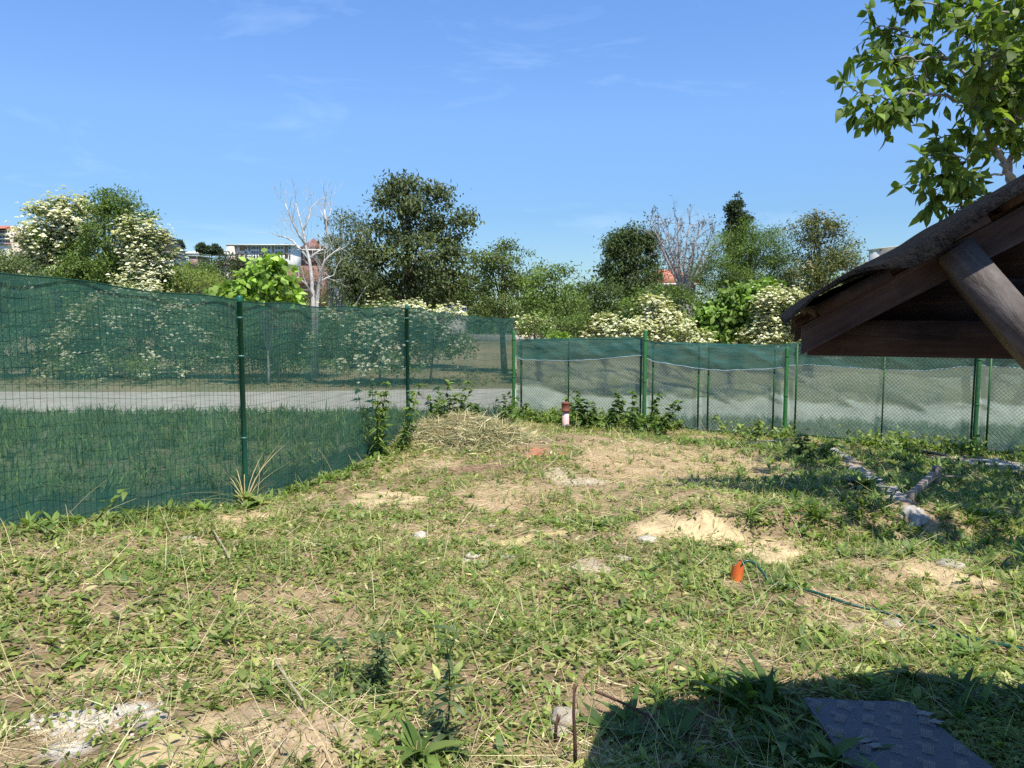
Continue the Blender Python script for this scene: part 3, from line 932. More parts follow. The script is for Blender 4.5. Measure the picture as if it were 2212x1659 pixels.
dead_birch('bare white dead birch with upswept limbs left of the tall chestnut', 26, [
    ([(678, 815, 0), (676, 650, 0), (673, 600, .1), (668, 560, .1), (660, 530, .2), (655, 500, .2), (647, 470, .3), (640, 440, .4)], .085, .015),
    ([(684, 815, 0), (685, 650, 0), (690, 610, 0), (695, 585, -.2), (700, 565, -.3), (712, 552, -.3), (735, 535, -.3)], .075, .014),
    ([(668, 560, .1), (650, 540, .3), (632, 520, .5), (615, 512, .6), (600, 510, .7)], .05, .012),
    ([(660, 530, .2), (645, 505, .0), (632, 480, -.1), (622, 455, -.2), (616, 440, -.2)], .045, .012),
    ([(668, 560, .1), (680, 548, .1), (692, 540, .2)], .04, .02),
    ([(655, 500, .2), (668, 470, .4), (672, 450, .5), (690, 430, .5)], .03, .01),
    ([(675, 640, 0), (662, 615, -.4), (645, 600, -.6), (630, 598, -.7)], .04, .01),
    ([(690, 610, 0), (705, 600, .2), (720, 595, .4)], .035, .01)], 2)
dead_birch('second white dead birch top poking above the drooping willow', 31, [
    ([(722, 800, 0), (716, 650, 0), (712, 580, 0), (708, 520, 0), (705, 480, 0), (700, 452, 0)], .10, .03),
    ([(706, 500, 0), (700, 470, .2), (692, 455, .3)], .04, .012), ([(705, 490, 0), (712, 465, 0), (715, 450, .1)], .04, .012)], 2)
tree('willow_tree', 'drooping grey green birch between dead birch and chestnut', 'tree', 30, [(728, 545, 36, 60), (760, 520, 40, 50), (720, 500, 22, 28), (775, 480, 26, 20), (735, 610, 50, 50), (770, 590, 50, 60), (745, 480, 16, 18)],
     (745, .13), GREYG + OLIVE[:1], (.20, .06), 1.0, .5, droop=1.4, up=.2, gap=.15, bark='pale_bark')
tree('chestnut_tree', 'tall dark horse chestnut, the tallest tree in the middle', 'tree', 31, [(880, 470, 62, 66), (855, 410, 34, 26), (925, 430, 42, 34), (880, 395, 20, 12), (960, 490, 40, 50), (815, 520, 42, 50), (890, 560, 100, 60), (800, 590, 60, 60), (975, 570, 50, 60), (890, 620, 120, 40), (820, 470, 20, 30), (1005, 470, 8, 8), (770, 620, 40, 40), (1000, 625, 46, 36), (945, 410, 26, 14), (835, 440, 18, 20), (985, 520, 20, 16)],
     (870, .26), CHEST, (.27, .12), 1.05, .62, gap=.18, droop=.7, limbs=26)
tree('small_tree', 'green leafy tree just right of the tall chestnut', 'tree', 29, [(1085, 590, 48, 50), (1105, 545, 34, 22), (1060, 570, 40, 34), (1140, 590, 40, 46), (1090, 650, 70, 46), (1030, 640, 40, 50), (1090, 530, 16, 8)],
     (1090, .14), MID + OLIVE, (.18, .08), 1.15, .46)
tree('small_tree', 'light green tree with a raised right tip near the middle gap', 'tree', 27, [(1205, 620, 40, 44), (1205, 580, 26, 20), (1180, 670, 52, 40), (1235, 660, 32, 40), (1160, 630, 30, 40)],
     (1200, .11), MID + FRESH, (.17, .075), 1.15, .42)
tree('dark_bush', 'dark dense bush filling the dip in the tree line', 'shrub', 36, [(1265, 660, 42, 42), (1300, 640, 42, 36), (1230, 690, 60, 34), (1320, 680, 50, 40)], (1280, .08), DARK + MID[:1], (.2, .09), 1.2, .5)
tree('round_tree', 'very dark dome shaped tree left of the grey bare tree', 'tree', 44, [(1362, 540, 52, 44), (1345, 520, 30, 26), (1375, 505, 32, 16), (1395, 550, 28, 46), (1330, 580, 30, 36), (1365, 610, 62, 40), (1310, 600, 12, 22)],
     (1362, .24), DARK, (.26, .12), 1.4, .62, droop=.7)

def bare_tree(label, Y, x_px, tops, group=None):
    x0 = P(x_px, 700, Y)[0]; gz = float(g(x0, Y))
    t = root('bare_tree', (x0, Y, gz), label, 'tree', group)
    b = MB(); base = np.array([x0, Y, gz]); fork = P(x_px, 645, Y)
    b.tube(np.array([base, base * .4 + fork * .6, fork]), [.2, .17, .15], 8)
    b.build('trunk', M['grey_bark'], t, smooth=True)
    b = MB(); tips = []
    for (px, py) in tops:
        p = limb(b, fork, P(px, py, Y + rng.normal(0, .8)), .10, .02, .05, 7, 6)
        tips.append(p)
        for i in range(2, 7):
            for q in range(3):
                d = nrmz(nrmz(p[i] - p[i - 1]) * .6 + rng.normal(0, .6, 3) + np.array([0, 0, .3]))
                dead_branching(b, p[i], d, rng.uniform(.3, .75), .02, 2, .6, 4, .1)
    b.build('branch', M['grey_bark'], t, kind='stuff')
    v = np.concatenate(b.v); sel = v[rng.integers(0, len(v), 900)]; sel = sel[sel[:, 2] > fork[2] + 1]
    c = MB(); c.diamonds(sel, jit(len(sel)), jit(len(sel)), .12, .07, palette([(.09, .10, .05), (.12, .11, .07), (.05, .055, .03)], len(sel)))
    c.build('crown', M['tree_leaf'], t)
bare_tree('nearly bare grey tree with scattered small leaves in front of the red roof', 40, 1478, [(1415, 500), (1440, 490), (1465, 482), (1490, 485), (1515, 495), (1540, 505), (1560, 520), (1430, 540), (1455, 530), (1500, 530), (1535, 545), (1405, 480)])
tree('poplar_tree', 'slim dark poplar top rising above the feathery green tree', 'tree', 75, [(1590, 440, 11, 20), (1584, 470, 14, 26), (1600, 470, 14, 24), (1580, 510, 10, 26), (1598, 500, 9, 22), (1592, 545, 10, 40)], (1590, .2), [(.05, .075, .035), (.065, .09, .045)], (.34, .2), 1.1, .7, gap=.1, droop=.2)
tree('feathery_tree', 'broad feathery green locust tree right of the bare tree', 'tree', 36, [(1600, 540, 70, 46), (1650, 540, 60, 55), (1560, 580, 56, 50), (1620, 600, 100, 56), (1545, 640, 56, 50), (1690, 600, 44, 60), (1625, 500, 44, 18), (1650, 650, 90, 40)],
     (1620, .2), [(.115, .175, .034), (.14, .205, .042), (.095, .15, .03)], (.16, .055), 1.5, .5, droop=.3)
tree('ailanthus_tree', 'olive brown tree with spiky seed tips, rightmost of the tall trees', 'tree', 34, [(1765, 540, 58, 56), (1740, 500, 44, 26), (1790, 500, 40, 24), (1820, 540, 34, 46), (1800, 600, 60, 54), (1730, 600, 50, 50), (1762, 470, 6, 14), (1745, 478, 7, 10), (1795, 480, 8, 10), (1845, 585, 26, 34), (1780, 650, 80, 36)],
     (1765, .17), OLIVE + [(.13, .13, .06)], (.19, .075), 1.0, .5, gap=.12, blossom=(.10, .2, [(.30, .26, .14), (.36, .30, .17)], .5))
tree('slender_tree', 'thin light green tree behind the shed roof', 'tree', 52, [(1875, 590, 18, 24), (1895, 600, 16, 18), (1860, 610, 20, 20)], (1875, .1), FRESH + GREYG, (.2, .09), .8, .6, gap=.2)
tree('slender_tree', 'wispy dark sapling beside the beige tower building', 'tree', 60, [(1935, 570, 10, 12), (1945, 585, 8, 12)], (1938, .07), DARK + GREYG, (.25, .1), .5, .5, gap=.3, bark='pale_bark')
# bushes right behind the low fence
tree('green_bush', 'mid green bush in front of the red tiled roof', 'shrub', 30, [(1420, 650, 60, 40), (1380, 670, 44, 32), (1470, 660, 40, 36), (1430, 690, 80, 30), (1360, 700, 40, 26)], (1425, .08), MID + FRESH[:1], (.17, .08), 1.2, .42)
tree('green_bush', 'green bush behind the left end of the low fence', 'shrub', 25, [(1160, 700, 50, 22), (1230, 705, 40, 20), (1290, 700, 40, 22)], (1200, .05), MID, (.15, .07), 1.2, .36)
tree('mulberry_tree', 'bright green broad leaved mulberry behind the low fence', 'tree', 25.5, [(1590, 660, 56, 40), (1550, 690, 48, 40), (1640, 650, 46, 36), (1620, 700, 60, 40), (1560, 720, 70, 24), (1660, 625, 22, 14), (1585, 628, 26, 10)],
     (1600, .08), [(.15, .245, .038), (.19, .29, .05), (.12, .20, .034), (.22, .32, .06)], (.20, .15), 1.0, .42, shape='strip', droop=.8, up=.7)
tree('elder_bush', 'tall elder in pale cream flower next to the shed eave', 'shrub', 24.5, [(1690, 690, 50, 50), (1665, 660, 30, 30), (1710, 660, 28, 28), (1640, 720, 40, 26), (1720, 710, 34, 36), (1680, 735, 70, 24)],
     (1690, .05), FRESH + [(.2, .22, .10)], (.12, .06), 1.0, .26, blossom=(1.0, .13, ELDER, .7))
tree('elder_bush', 'pointed elder in cream flower rising in front of the dark hedge', 'shrub', 25.5, [(1415, 680, 36, 30), (1405, 660, 22, 18), (1440, 700, 50, 24), (1390, 715, 40, 24)], (1412, .05), FRESH + [(.2, .22, .10)], (.12, .06), 1.0, .28, blossom=(.9, .15, ELDER, .8))
tree('elder_bush', 'low spread of yellowish cream elder flowers over the fence', 'shrub', 24.6, [(1340, 712, 50, 20), (1305, 705, 24, 24), (1390, 722, 50, 16), (1300, 722, 40, 12), (1470, 722, 50, 18), (1500, 728, 36, 14)], (1340, .05), FRESH + [(.22, .24, .10)], (.11, .055), 1.0, .25, blossom=(1.2, .13, ELDER, .5))
tree('elder_bush', 'dull cream flowering bush above the fence corner', 'shrub', 26, [(1150, 712, 34, 14), (1128, 704, 20, 16), (1175, 718, 30, 10)], (1150, .05), OLIVE, (.12, .06), 1.0, .28, blossom=(.7, .13, ELDER, .4))
tree('lime_bush', 'small lime green bush peeping over the fence near its corner', 'shrub', 24.4, [(1200, 722, 16, 9), (1212, 726, 14, 7)], (1203, .03), LIME, (.14, .09), .8, .2, shape='strip')
tree('elder_bush', 'strip of cream flowers under the tall chestnut', 'shrub', 25, [(925, 673, 50, 10), (880, 668, 30, 8), (970, 677, 40, 8)], (925, .04), FRESH, (.12, .06), 1, .26, blossom=(1.2, .15, CREAM, .5))
# what shows through the net
tree('net_side_bush', 'pale flowering bush seen through the left part of the net', 'shrub', 27, [(300, 660, 90, 44), (220, 690, 70, 40), (380, 690, 80, 44), (290, 740, 150, 50), (430, 740, 70, 50), (190, 750, 90, 44), (300, 778, 220, 22)], (300, .06), FRESH + GREYG, (.15, .07), 1.1, .42, blossom=(.5, .14, CREAM, .6))
tree('net_side_bush', 'green bush seen through the net near its left edge', 'shrub', 28, [(60, 680, 90, 50), (140, 720, 80, 50), (-40, 700, 80, 60), (50, 750, 140, 44), (60, 780, 160, 20)], (60, .06), MID + GREYG, (.16, .08), 1.1, .45)
tree('net_side_bush', 'leafy bush seen through the net right of the first post', 'shrub', 27, [(600, 695, 80, 40), (540, 720, 60, 44), (670, 705, 70, 40), (620, 750, 120, 40), (500, 745, 60, 40), (600, 780, 160, 20)], (600, .06), FRESH + MID, (.16, .08), 1.1, .42)
tree('net_side_bush', 'pale flowering bush seen through the net at the second post', 'shrub', 25, [(820, 700, 80, 36), (760, 715, 60, 40), (890, 705, 60, 30), (830, 750, 120, 40), (730, 745, 60, 40), (830, 780, 130, 18), (945, 735, 56, 40), (990, 745, 40, 26)], (820, .05), FRESH + GREYG, (.15, .07), 1.1, .4, blossom=(.6, .14, CREAM, .6))
tree('hill_tree', 'round tree on the skyline beside the stepped white block', 'tree', 300, [(384, 530, 9, 10)], (384, .3), [(.06, .09, .05), (.075, .105, .06)], (1.2, .7), 1, 1.2)
tree('hill_tree', 'small tree on the skyline, second from the stepped white block', 'tree', 300, [(436, 536, 8, 6), (446, 540, 9, 4)], (436, .3), [(.06, .09, .05), (.075, .105, .06)], (1.1, .7), 1, 1.0)
tree('hill_tree', 'small tree on the skyline nearest the long white hotel', 'tree', 300, [(462, 537, 10, 6), (470, 541, 10, 4)], (462, .3), [(.06, .09, .05), (.075, .105, .06)], (1.1, .7), 1, 1.0)

# far wood that closes the view between the trees
pos = []
for k in range(760):
    px = rng.uniform(-250, 2450); Y = rng.uniform(68, 84)
    topy = 628 + 26 * math.sin(px * .013) + 18 * math.sin(px * .037 + 1) + rng.uniform(-4, 30)
    if 360 < px < 640: topy = max(topy, 612)
    c = P(px, topy, Y)
    for h in np.arange(0, 1, .16):
        pos.append(c + np.array([rng.normal(0, .4), rng.normal(0, .5), -h * (c[2] + 1.2)]))
pos = np.array(pos); idx = np.repeat(np.arange(len(pos)), 9); N = len(idx)
tint = np.exp(rng.normal(0, .2, len(pos)))[idx][:, None]
b = MB(); b.diamonds(pos[idx] + jit(N, .5), nrmz(jit(N) + np.array([0, -.5, 0])), nrmz(jit(N, .6) + np.array([0, -.4, .7])), .5 * rng.uniform(.6, 1.2, N), .26, np.clip(palette(DARK + MID, N) * tint, 0, 1))
tagged(b.build('distant_wood', M['tree_leaf']), 'dark mass of far bushes closing the gaps behind the trees', 'wood', kind='stuff')

# ------------------------------------------------------------------ buildings
def facing(px0, px1, py0, py1, Y, depth, yaw=0):
    a = P(px0, py0, Y); c = P(px1, py1, Y)
    return (a[0] + c[0]) / 2, abs(c[0] - a[0]), a[2], c[2]

def house_box(b, px0, px1, py0, py1, Y, depth):
    x, w, zt_, zb_ = facing(px0, px1, py0, py1, Y, depth)
    b.box((x, Y + depth / 2, (zt_ + zb_) / 2), (w, depth, zt_ - zb_))

def windows(parent, Y, cols, rows_, w, h, mat='glass', proud=.05, name='window'):
    """windows of one wall: they share one mesh"""
    first = None
    for py in rows_:
        for px in cols:
            c = P(px, py, Y - proud)
            if first is None:
                b = MB(); k = Y / F
                b.box(c, (w * k, .12, h * k))
                first = b.build(name, M[mat], parent, origin=None)
                c0 = c
            else:
                copy_of(first, parent, tuple(np.array(first.location) + (c - c0)))

# long white hotel on the hill
Y = 330
t = root('hotel', P(560, 580, Y), 'long low white hotel with brown panels on the hill behind the catalpa', 'building')
b = MB(); house_box(b, 494, 634, 530, 600, Y, 14); b.build('wall', M['w_white'], t)
b = MB(); house_box(b, 489, 508, 529, 600, Y - 1.5, 12); b.build('stair_tower', M['w_beige'], t)
b = MB(); house_box(b, 488, 635, 527.6, 529.6, Y - 1.7, 17); b.build('roof', M['w_white'], t)
for (x0, x1) in ((517, 528), (536, 540), (560, 563), (588, 592), (615, 622)):
    b = MB(); house_box(b, x0, x1, 531, 541 if x0 < 550 else 556, Y - .3, 1); b.build('wall_panel', M['w_brown'], t)
windows(t, Y - .4, [531, 545, 550, 556, 568, 574, 581, 597, 603, 609, 626], [535, 545, 554], 3.2, 4.6)
windows(t, Y - .5, [512, 523, 563, 590, 619], [549], 7, 6, 'rail', .1, 'balcony')
# stepped white block
Y = 250
t = root('stepped_block', P(340, 600, Y), 'stepped white terrace block half hidden by the white blossom tree', 'building')
for i, (x1, py) in enumerate(((347, 509), (355, 516), (362, 523.5), (370, 531), (372, 539), (374, 547), (376, 555))):
    b = MB(); house_box(b, 290, x1, py, py + (7.5 if i < 6 else 60), Y + i * -.8, 10); b.build('storey', M['w_white'], t)
    b = MB(); house_box(b, 288, x1 + 2, py - 1.2, py - .2, Y + i * -.8 - .3, 11); b.build('roof', M['rail'], t)
    b = MB(); house_box(b, x1 - 20, x1 + 1, py + 4.4, py + 6.8, Y + i * -.8 - .5, .2); b.build('balcony_rail', M['rail'] if i % 2 else M['w_beige'], t)
    windows(t, Y + i * -.8 - .05, [x1 - 17, x1 - 9, x1 - 4], [py + 3.2], 4.2, 3.4)
# left apartment house
Y = 260
t = root('apartment_house', P(25, 600, Y), 'beige apartment house with orange roof at the left edge', 'building')
b = MB(); house_box(b, 22, 36, 488, 600, Y - 1, 12); b.build('wall', M['w_beige'], t)
b = MB(); house_box(b, -60, 22, 497, 600, Y, 12); b.build('wall', M['w_white'], t)
b = MB(); house_box(b, 36, 66, 490, 600, Y + 1, 12); b.build('wall', M['w_beige'], t)
b = MB(); x, w, zt_, zb_ = facing(-60, 8, 484, 494, Y - 2, 8)
b.add([[x - w / 2, Y - 3, zb_], [x + w / 2, Y - 3, zb_], [x + w / 2, Y + 3, zt_], [x - w / 2, Y + 3, zt_], [x + w / 2, Y + 9, zb_], [x - w / 2, Y + 9, zb_]], [[0, 1, 2, 3], [3, 2, 4, 5]])
b.add([[x + w / 2, Y - 3, zb_], [x + w / 2, Y + 9, zb_], [x + w / 2, Y + 3, zt_]], [[0, 1, 2]])
b.build('roof', M['r_tile'], t)
windows(t, Y - .05, [2, 8, 14, 19], [501, 511.5, 521], 3.6, 4)
windows(t, Y + .95, [39, 43.5, 52, 57], [496, 505.5, 515.5], 3.6, 6)
for py in (505, 516, 527):
    b = MB(); house_box(b, -60, 24, py - 1.4, py + 1.2, Y - .6, .55); b.build('balcony', M['w_white'] if py < 520 else M['w_pink'], t)
# terrace wall with pillars on the skyline
Y = 310
t = root('terrace_wall', P(430, 560, Y), 'low white terrace wall with short pillars on the skyline', 'wall')
b = MB(); house_box(b, 376, 432, 543.5, 550, Y, 2); house_box(b, 431.5, 505, 545, 552, Y + .5, 2); b.build('wall', M['w_white'], t)
first = None
for px in (432, 446, 452, 464, 474, 482, 489, 496, 503):
    c = P(px, 543.5, Y - .3)
    if first is None:
        b = MB(); b.box(c, (.35, .35, 1.5)); first = b.build('pillar', M['w_white'], t); c0 = c
    else: copy_of(first, t, tuple(np.array(first.location) + (c - c0)))
# little flat roofed house left of the hill slope
Y = 150
t = root('small_house', P(420, 580, Y), 'small house with flat pale roof below the terrace wall', 'house')
b = MB(); house_box(b, 408, 428, 555, 580, Y, 6); b.build('wall', M['w_pink'], t)
b = MB(); house_box(b, 405, 431, 551.5, 554.5, Y - .2, 7); b.build('roof', M['w_grey'], t)
Y = 70
t = root('small_house', P(475, 600, Y), 'low white house showing between the yellow green shrubs', 'house')
b = MB(); house_box(b, 455, 500, 572, 610, Y, 5); b.build('wall', M['w_white'], t)
b = MB(); house_box(b, 453, 502, 569, 572, Y - .3, 6); b.build('roof', M['w_grey'], t)
windows(t, Y - .03, [465, 482], [582], 6, 7)

def gable_or_hip(b, x0, x1, y0, y1, ze, zr, inset):
    b.add([[x0, y0, ze], [x1, y0, ze], [x1, y1, ze], [x0, y1, ze], [x0 + inset, (y0 + y1) / 2, zr], [x1 - inset, (y0 + y1) / 2, zr]],
          [[0, 1, 5, 4], [2, 3, 4, 5]])
    n0 = b.n - 6
    b.f.append(np.array([[n0 + 1, n0 + 2, n0 + 5], [n0 + 3, n0, n0 + 4]]))
    b.f.append(np.array([[n0, n0 + 3, n0 + 2, n0 + 1]]))
# brick house with pointed roof behind the dead birch
Y = 85
t = root('brick_house', P(672, 640, Y), 'brick house with pointed dark roof behind the dead white birch', 'house')
a = P(646, 573, Y); c = P(700, 640, Y)
b = MB(); b.box(((a[0] + c[0]) / 2, Y + 1.4, (P(0, 574, Y)[2] + P(0, 700, Y)[2]) / 2), (c[0] - a[0] - .3, 2.6, P(0, 574, Y)[2] - P(0, 700, Y)[2])); b.build('wall', M['w_brick'], t)
ze, zr = P(0, 574, Y)[2] + .2, P(0, 548, Y)[2]
ze, zr = P(0, 572, Y)[2], P(0, 512, Y)[2]
b = MB(); gable_or_hip(b, a[0], c[0], Y - .2, Y + 3.0, P(0, 538, Y)[2], zr, (c[0] - a[0]) / 2 - .02); b.build('roof', M['r_dark'], t)
b = MB(); b.box(((a[0] + c[0]) / 2, Y + 1.4, P(0, 540, Y)[2]), (c[0] - a[0] + .1, 3.3, .16)); b.build('eave_board', M['w_white'], t)
b = MB(); b.box(((a[0] + c[0]) / 2, Y + 1.4, (P(0, 542, Y)[2] + P(0, 574, Y)[2]) / 2), (c[0] - a[0] - .4, 2.5, P(0, 542, Y)[2] - P(0, 574, Y)[2])); b.build('upper_wall', M['w_brick'], t)
windows(t, Y + .1, [664, 684], [556], 8, 12)
# house behind the catalpa
Y = 40
t = root('small_house', P(590, 640, Y), 'pink walled house with dark red roof hidden behind the catalpa', 'house')
a = P(552, 612, Y); c = P(655, 612, Y)
b = MB(); gable_or_hip(b, a[0], c[0], Y - .4, Y + 4.5, P(0, 612, Y)[2], P(0, 576, Y)[2], 1.2); b.build('roof', M['r_dark'], t)
b = MB(); b.box(((a[0] + c[0]) / 2, Y + 2.1, (P(0, 613, Y)[2] + float(g(a[0], Y))) / 2), (c[0] - a[0] - .5, 4.2, P(0, 613, Y)[2] - float(g(a[0], Y)))); b.build('wall', M['w_pink'], t)
windows(t, Y - .03, [570, 630], [632], 14, 18)
# white house glimpsed under the chestnut
Y = 46
t = root('small_house', P(985, 660, Y), 'white walled house glimpsed under the right side of the chestnut', 'house')
a = P(948, 640, Y); c = P(1000, 640, Y)
b = MB(); b.box(((a[0] + c[0]) / 2, Y + 2, (P(0, 640, Y)[2] + float(g(a[0], Y))) / 2), (c[0] - a[0], 4, P(0, 640, Y)[2] - float(g(a[0], Y)))); b.build('wall', M['w_white'], t)
b = MB(); gable_or_hip(b, a[0] - .3, c[0] + .3, Y - .4, Y + 4.4, P(0, 639.5, Y)[2], P(0, 612, Y)[2], .5); b.build('roof', M['w_pink'], t)
windows(t, Y - .03, [960, 988], [655], 8, 12)
# red roofed house
Y = 56
t = root('red_roof_house', P(1460, 650, Y), 'house with bright orange red tiled roof behind the bare grey tree', 'house')
a = P(1400, 612, Y); c = P(1515, 612, Y)
b = MB(); gable_or_hip(b, a[0], c[0], Y - .5, Y + 6, P(0, 612, Y)[2], P(0, 578, Y)[2], 1.2); b.build('roof', M['r_tile'], t)
b = MB(); b.box(((a[0] + c[0]) / 2, Y - .56, P(0, 613.2, Y)[2] - .03), (c[0] - a[0], .08, .12)); b.build('gutter', M['w_white'], t)
b = MB(); b.box(((a[0] + c[0]) / 2, Y + 2.7, (P(0, 614, Y)[2] + float(g(a[0], Y))) / 2), (c[0] - a[0] - .8, 5.4, P(0, 614, Y)[2] - float(g(a[0], Y)))); b.build('wall', M['w_grey'], t)
windows(t, Y - .03, [1440, 1470, 1495], [628], 12, 15)
# tower building on the right
Y = 130
t = root('tower_building', P(1970, 640, Y), 'beige building with stair tower whose shaded side is painted grey above the shed roof', 'building')
a = P(1955, 531, Y); zb_ = P(0, 720, Y)[2]
def tri_prism(b, pts, z0, z1):
    n = len(pts)
    v = [(p[0], p[1], z0) for p in pts] + [(p[0], p[1], z1) for p in pts]
    b.add(v, [[i, (i + 1) % n, n + (i + 1) % n, n + i] for i in range(n)])
    m = b.n - 2 * n
    b.f.append(np.array([[m + n + i for i in range(n)]])); b.f.append(np.array([[m + i for i in range(n)][::-1]]))
xa, xb, xc = P(1956, 0, Y)[0], P(1972, 0, Y)[0], P(2030, 0, Y)[0]
b = MB(); tri_prism(b, [(xa, Y + 5), (xb, Y), (xc, Y + 1), (xc, Y + 9), (xa, Y + 9)], zb_, P(0, 533, Y)[2]); b.build('tower', M['w_white'], t)
b = MB(); tri_prism(b, [(xa - .06, Y + 4.9), (xb - .06, Y - .05), (xb - .02, Y - .03), (xa - .02, Y + 5)], zb_, P(0, 533.2, Y)[2]); b.build('shaded_face', M['w_grey'], t)  # thin grey sheet paints shade onto the white tower's left face
b = MB(); tri_prism(b, [(xa - .3, Y + 5), (xb - .1, Y - .4), (xc + .3, Y + .6), (xc + .3, Y + 9.3), (xa - .3, Y + 9.3)], P(0, 533, Y)[2], P(0, 530.5, Y)[2]); b.build('roof', M['w_white'], t)
x0, x1 = P(1933, 0, Y)[0], P(1956, 0, Y)[0]
b = MB(); tri_prism(b, [(x0, Y + 1), (x1, Y - .5), (x1 + 1, Y + 6), (x0, Y + 7)], zb_, P(0, 560, Y)[2]); b.build('wall', M['w_yellow'], t)
b = MB(); tri_prism(b, [(x0 - .2, Y + .8), (x1, Y - .8), (x1 + 1, Y - .5), (x0, Y + 1.4)], P(0, 560, Y)[2], P(0, 556, Y)[2]); b.build('parapet', M['w_white'], t)
for px in (1936, 1941, 1946, 1951):
    b = MB(); c = P(px, 554.5, Y - .4); b.lathe(c - np.array([0, 0, .2]), [(.16, 0), (.22, .3), (.18, .34), (.35, .6), (.2, .95), (.01, 1.0)], 8); b.build('planter', M['w_brown'] if px % 2 else M['frame'], t)
# chimney of a hidden house
Y = 48
t = root('chimney_stack', P(1872, 640, Y), 'white rendered chimney in front of the slender trees', 'chimney')
b = MB(); house_box(b, 1864.5, 1879, 602, 720, Y, .5); b.build('stack', M['w_white'], t)
b = MB(); house_box(b, 1863, 1880.5, 599.5, 602, Y - .06, .62); b.build('cap', M['w_white'], t)
b = MB(); house_box(b, 1866, 1878, 597.2, 599.4, Y + .06, .38); b.build('pot', M['w_white'], t)
# low pale wall beyond the fence corner
Y = 60
t = root('garden_wall', P(1080, 735, Y), 'low pale concrete wall beyond the fence corner', 'wall')
b = MB(); a = P(975, 719, Y); c = P(1200, 721, Y - 1)
b.beam((a[0], Y, (a[2] + float(g(a[0], Y))) / 2 - .2), (c[0], Y - 1, (c[2] + float(g(c[0], Y))) / 2 - .2), .2, a[2] - float(g(a[0], Y)) + .2); b.build('wall', M['concrete'], t)
# ------------------------------------------------------------------ shed roof close to the camera, on the right
RO = np.array([0.475, 1.262, 0.0]); RA = np.array([.946, -.326, 0]); RB = np.array([.326, .946, 0])
def RF(s_, t_, z_): return RO + RA * s_ + RB * t_ + np.array([0, 0, z_])
ZB = P(1743, 772, 1.262)[2]; ZT = P(1745, 704, 1.262)[2]; SL = .60; RID = 1.65
def up_(s_): return SL * np.minimum(s_, 2 * RID - s_)
shed = root('shed', (*RF(.8, .6, 0)[:2], float(g(*RF(.8, .6, 0)[:2]))), 'dark brown timber shed roof with wavy felt cutting in from the right', 'shed')
def rafter(t0, t1, mirror=False):
    b = MB(); sv = np.linspace(0, RID, 12)
    lo = ZB + SL * sv + .003 * np.sin(sv * 17 + t0 * 9); hi = ZT + SL * sv + 0 * sv
    lo[0] += .004
    xs_ = (2 * RID - sv) if mirror else sv
    front = [[RF(x, t0, z) for x, z in zip(xs_, lo)], [RF(x, t0, z) for x, z in zip(xs_, hi)]]
    back = [[RF(x, t1, z) for x, z in zip(xs_, lo)], [RF(x, t1, z) for x, z in zip(xs_, hi)]]
    b.grid(np.array(front)); b.grid(np.array(back)[::-1])
    b.grid(np.array([back[0], front[0]])); b.grid(np.array([front[1], back[1]]))
    b.grid(np.array([[front[0][0], front[1][0]], [back[0][0], back[1][0]]])); b.grid(np.array([[front[0][-1], front[1][-1]], [back[0][-1], back[1][-1]]]))
    return b.build('rafter', M['rafter_wood'], shed)
for t0 in (0, .58, 1.13):
    rafter(t0, t0 + .05); rafter(t0, t0 + .05, True)
za = P(1800, 769, 1.3)[2]
b = MB(); b.beam(RF(.012, .085, za + .03), RF(2 * RID - .012, .085, za + .03), .04, .06); b.build('tie_beam', M['flat_wood'], shed)
# boards that close the gable behind the rafter
for i in range(9):
    z0 = za + .035 + i * .094; sa = max((z0 + .096 - ZT) / SL + .015, .04)
    s0 = max((z0 - ZB) / SL - .10, .03)
    if z0 + .05 > ZT + SL * RID - .06: break
    b = MB(); s0 = max((z0 + .094 - ZT) / SL + .01, .06)
    d_ = .112 + .003 * (i % 2)
    pts = [RF(max((z0 - ZT) / SL + .012, .05), d_, z0), RF(2 * RID - max((z0 - ZT) / SL + .012, .05), d_, z0), RF(2 * RID - s0, d_, z0 + .094), RF(s0, d_, z0 + .094)]
    pts2 = [p + RB * .016 for p in pts]
    b.add(pts + pts2, [[0, 1, 2, 3], [7, 6, 5, 4], [0, 4, 5, 1], [1, 5, 6, 2], [2, 6, 7, 3], [3, 7, 4, 0]])
    b.build('gable_board', M['flat_wood'], shed)
b = MB(); b.beam(RF(.05, .135, ZB + .03 + SL * .05), RF(.05, 1.13, ZB + .03 + SL * .05), .04, .055); b.build('eave_purlin', M['wood'], shed)
b = MB(); p0 = P(2062, 548, 1.19); p1 = P(2330, 860, 1.07)
b.beam(p0, p1, .05, .062, up=(RB[0], RB[1], 0)); b.build('brace', M['brace_wood'], shed)
for s_, t_ in ((.80, .15), (.80, 1.1), (2 * RID - .80, .15), (2 * RID - .80, 1.1)):
    pz = RF(s_, t_, 0); b = MB()
    b.beam((pz[0], pz[1], float(g(pz[0], pz[1])) - .1), (pz[0], pz[1], za + .001), .09, .03 if t_ < .5 else .09, up=(RA[0], RA[1], 0)); b.build('shed_post', M['wood'], shed)
for i in range(26):
    sc = .012 + (i % 13) * .126 + .06; side = i >= 13
    lift = .003 * (i % 3); zz = ZT + SL * sc + .011 + lift; sx_ = 2 * RID - sc if side else sc
    b = MB()
    b.beam(RF(sx_, -.03 - .008 * (i % 2), zz), RF(sx_, 1.2 + .26 * min(sx_, 2.4), zz), .117, .018, up=(-RA[0] * .5 * (-1 if side else 1), -RA[1] * .5 * (-1 if side else 1), .86))
    b.build('roof_board', M['wood'], shed)
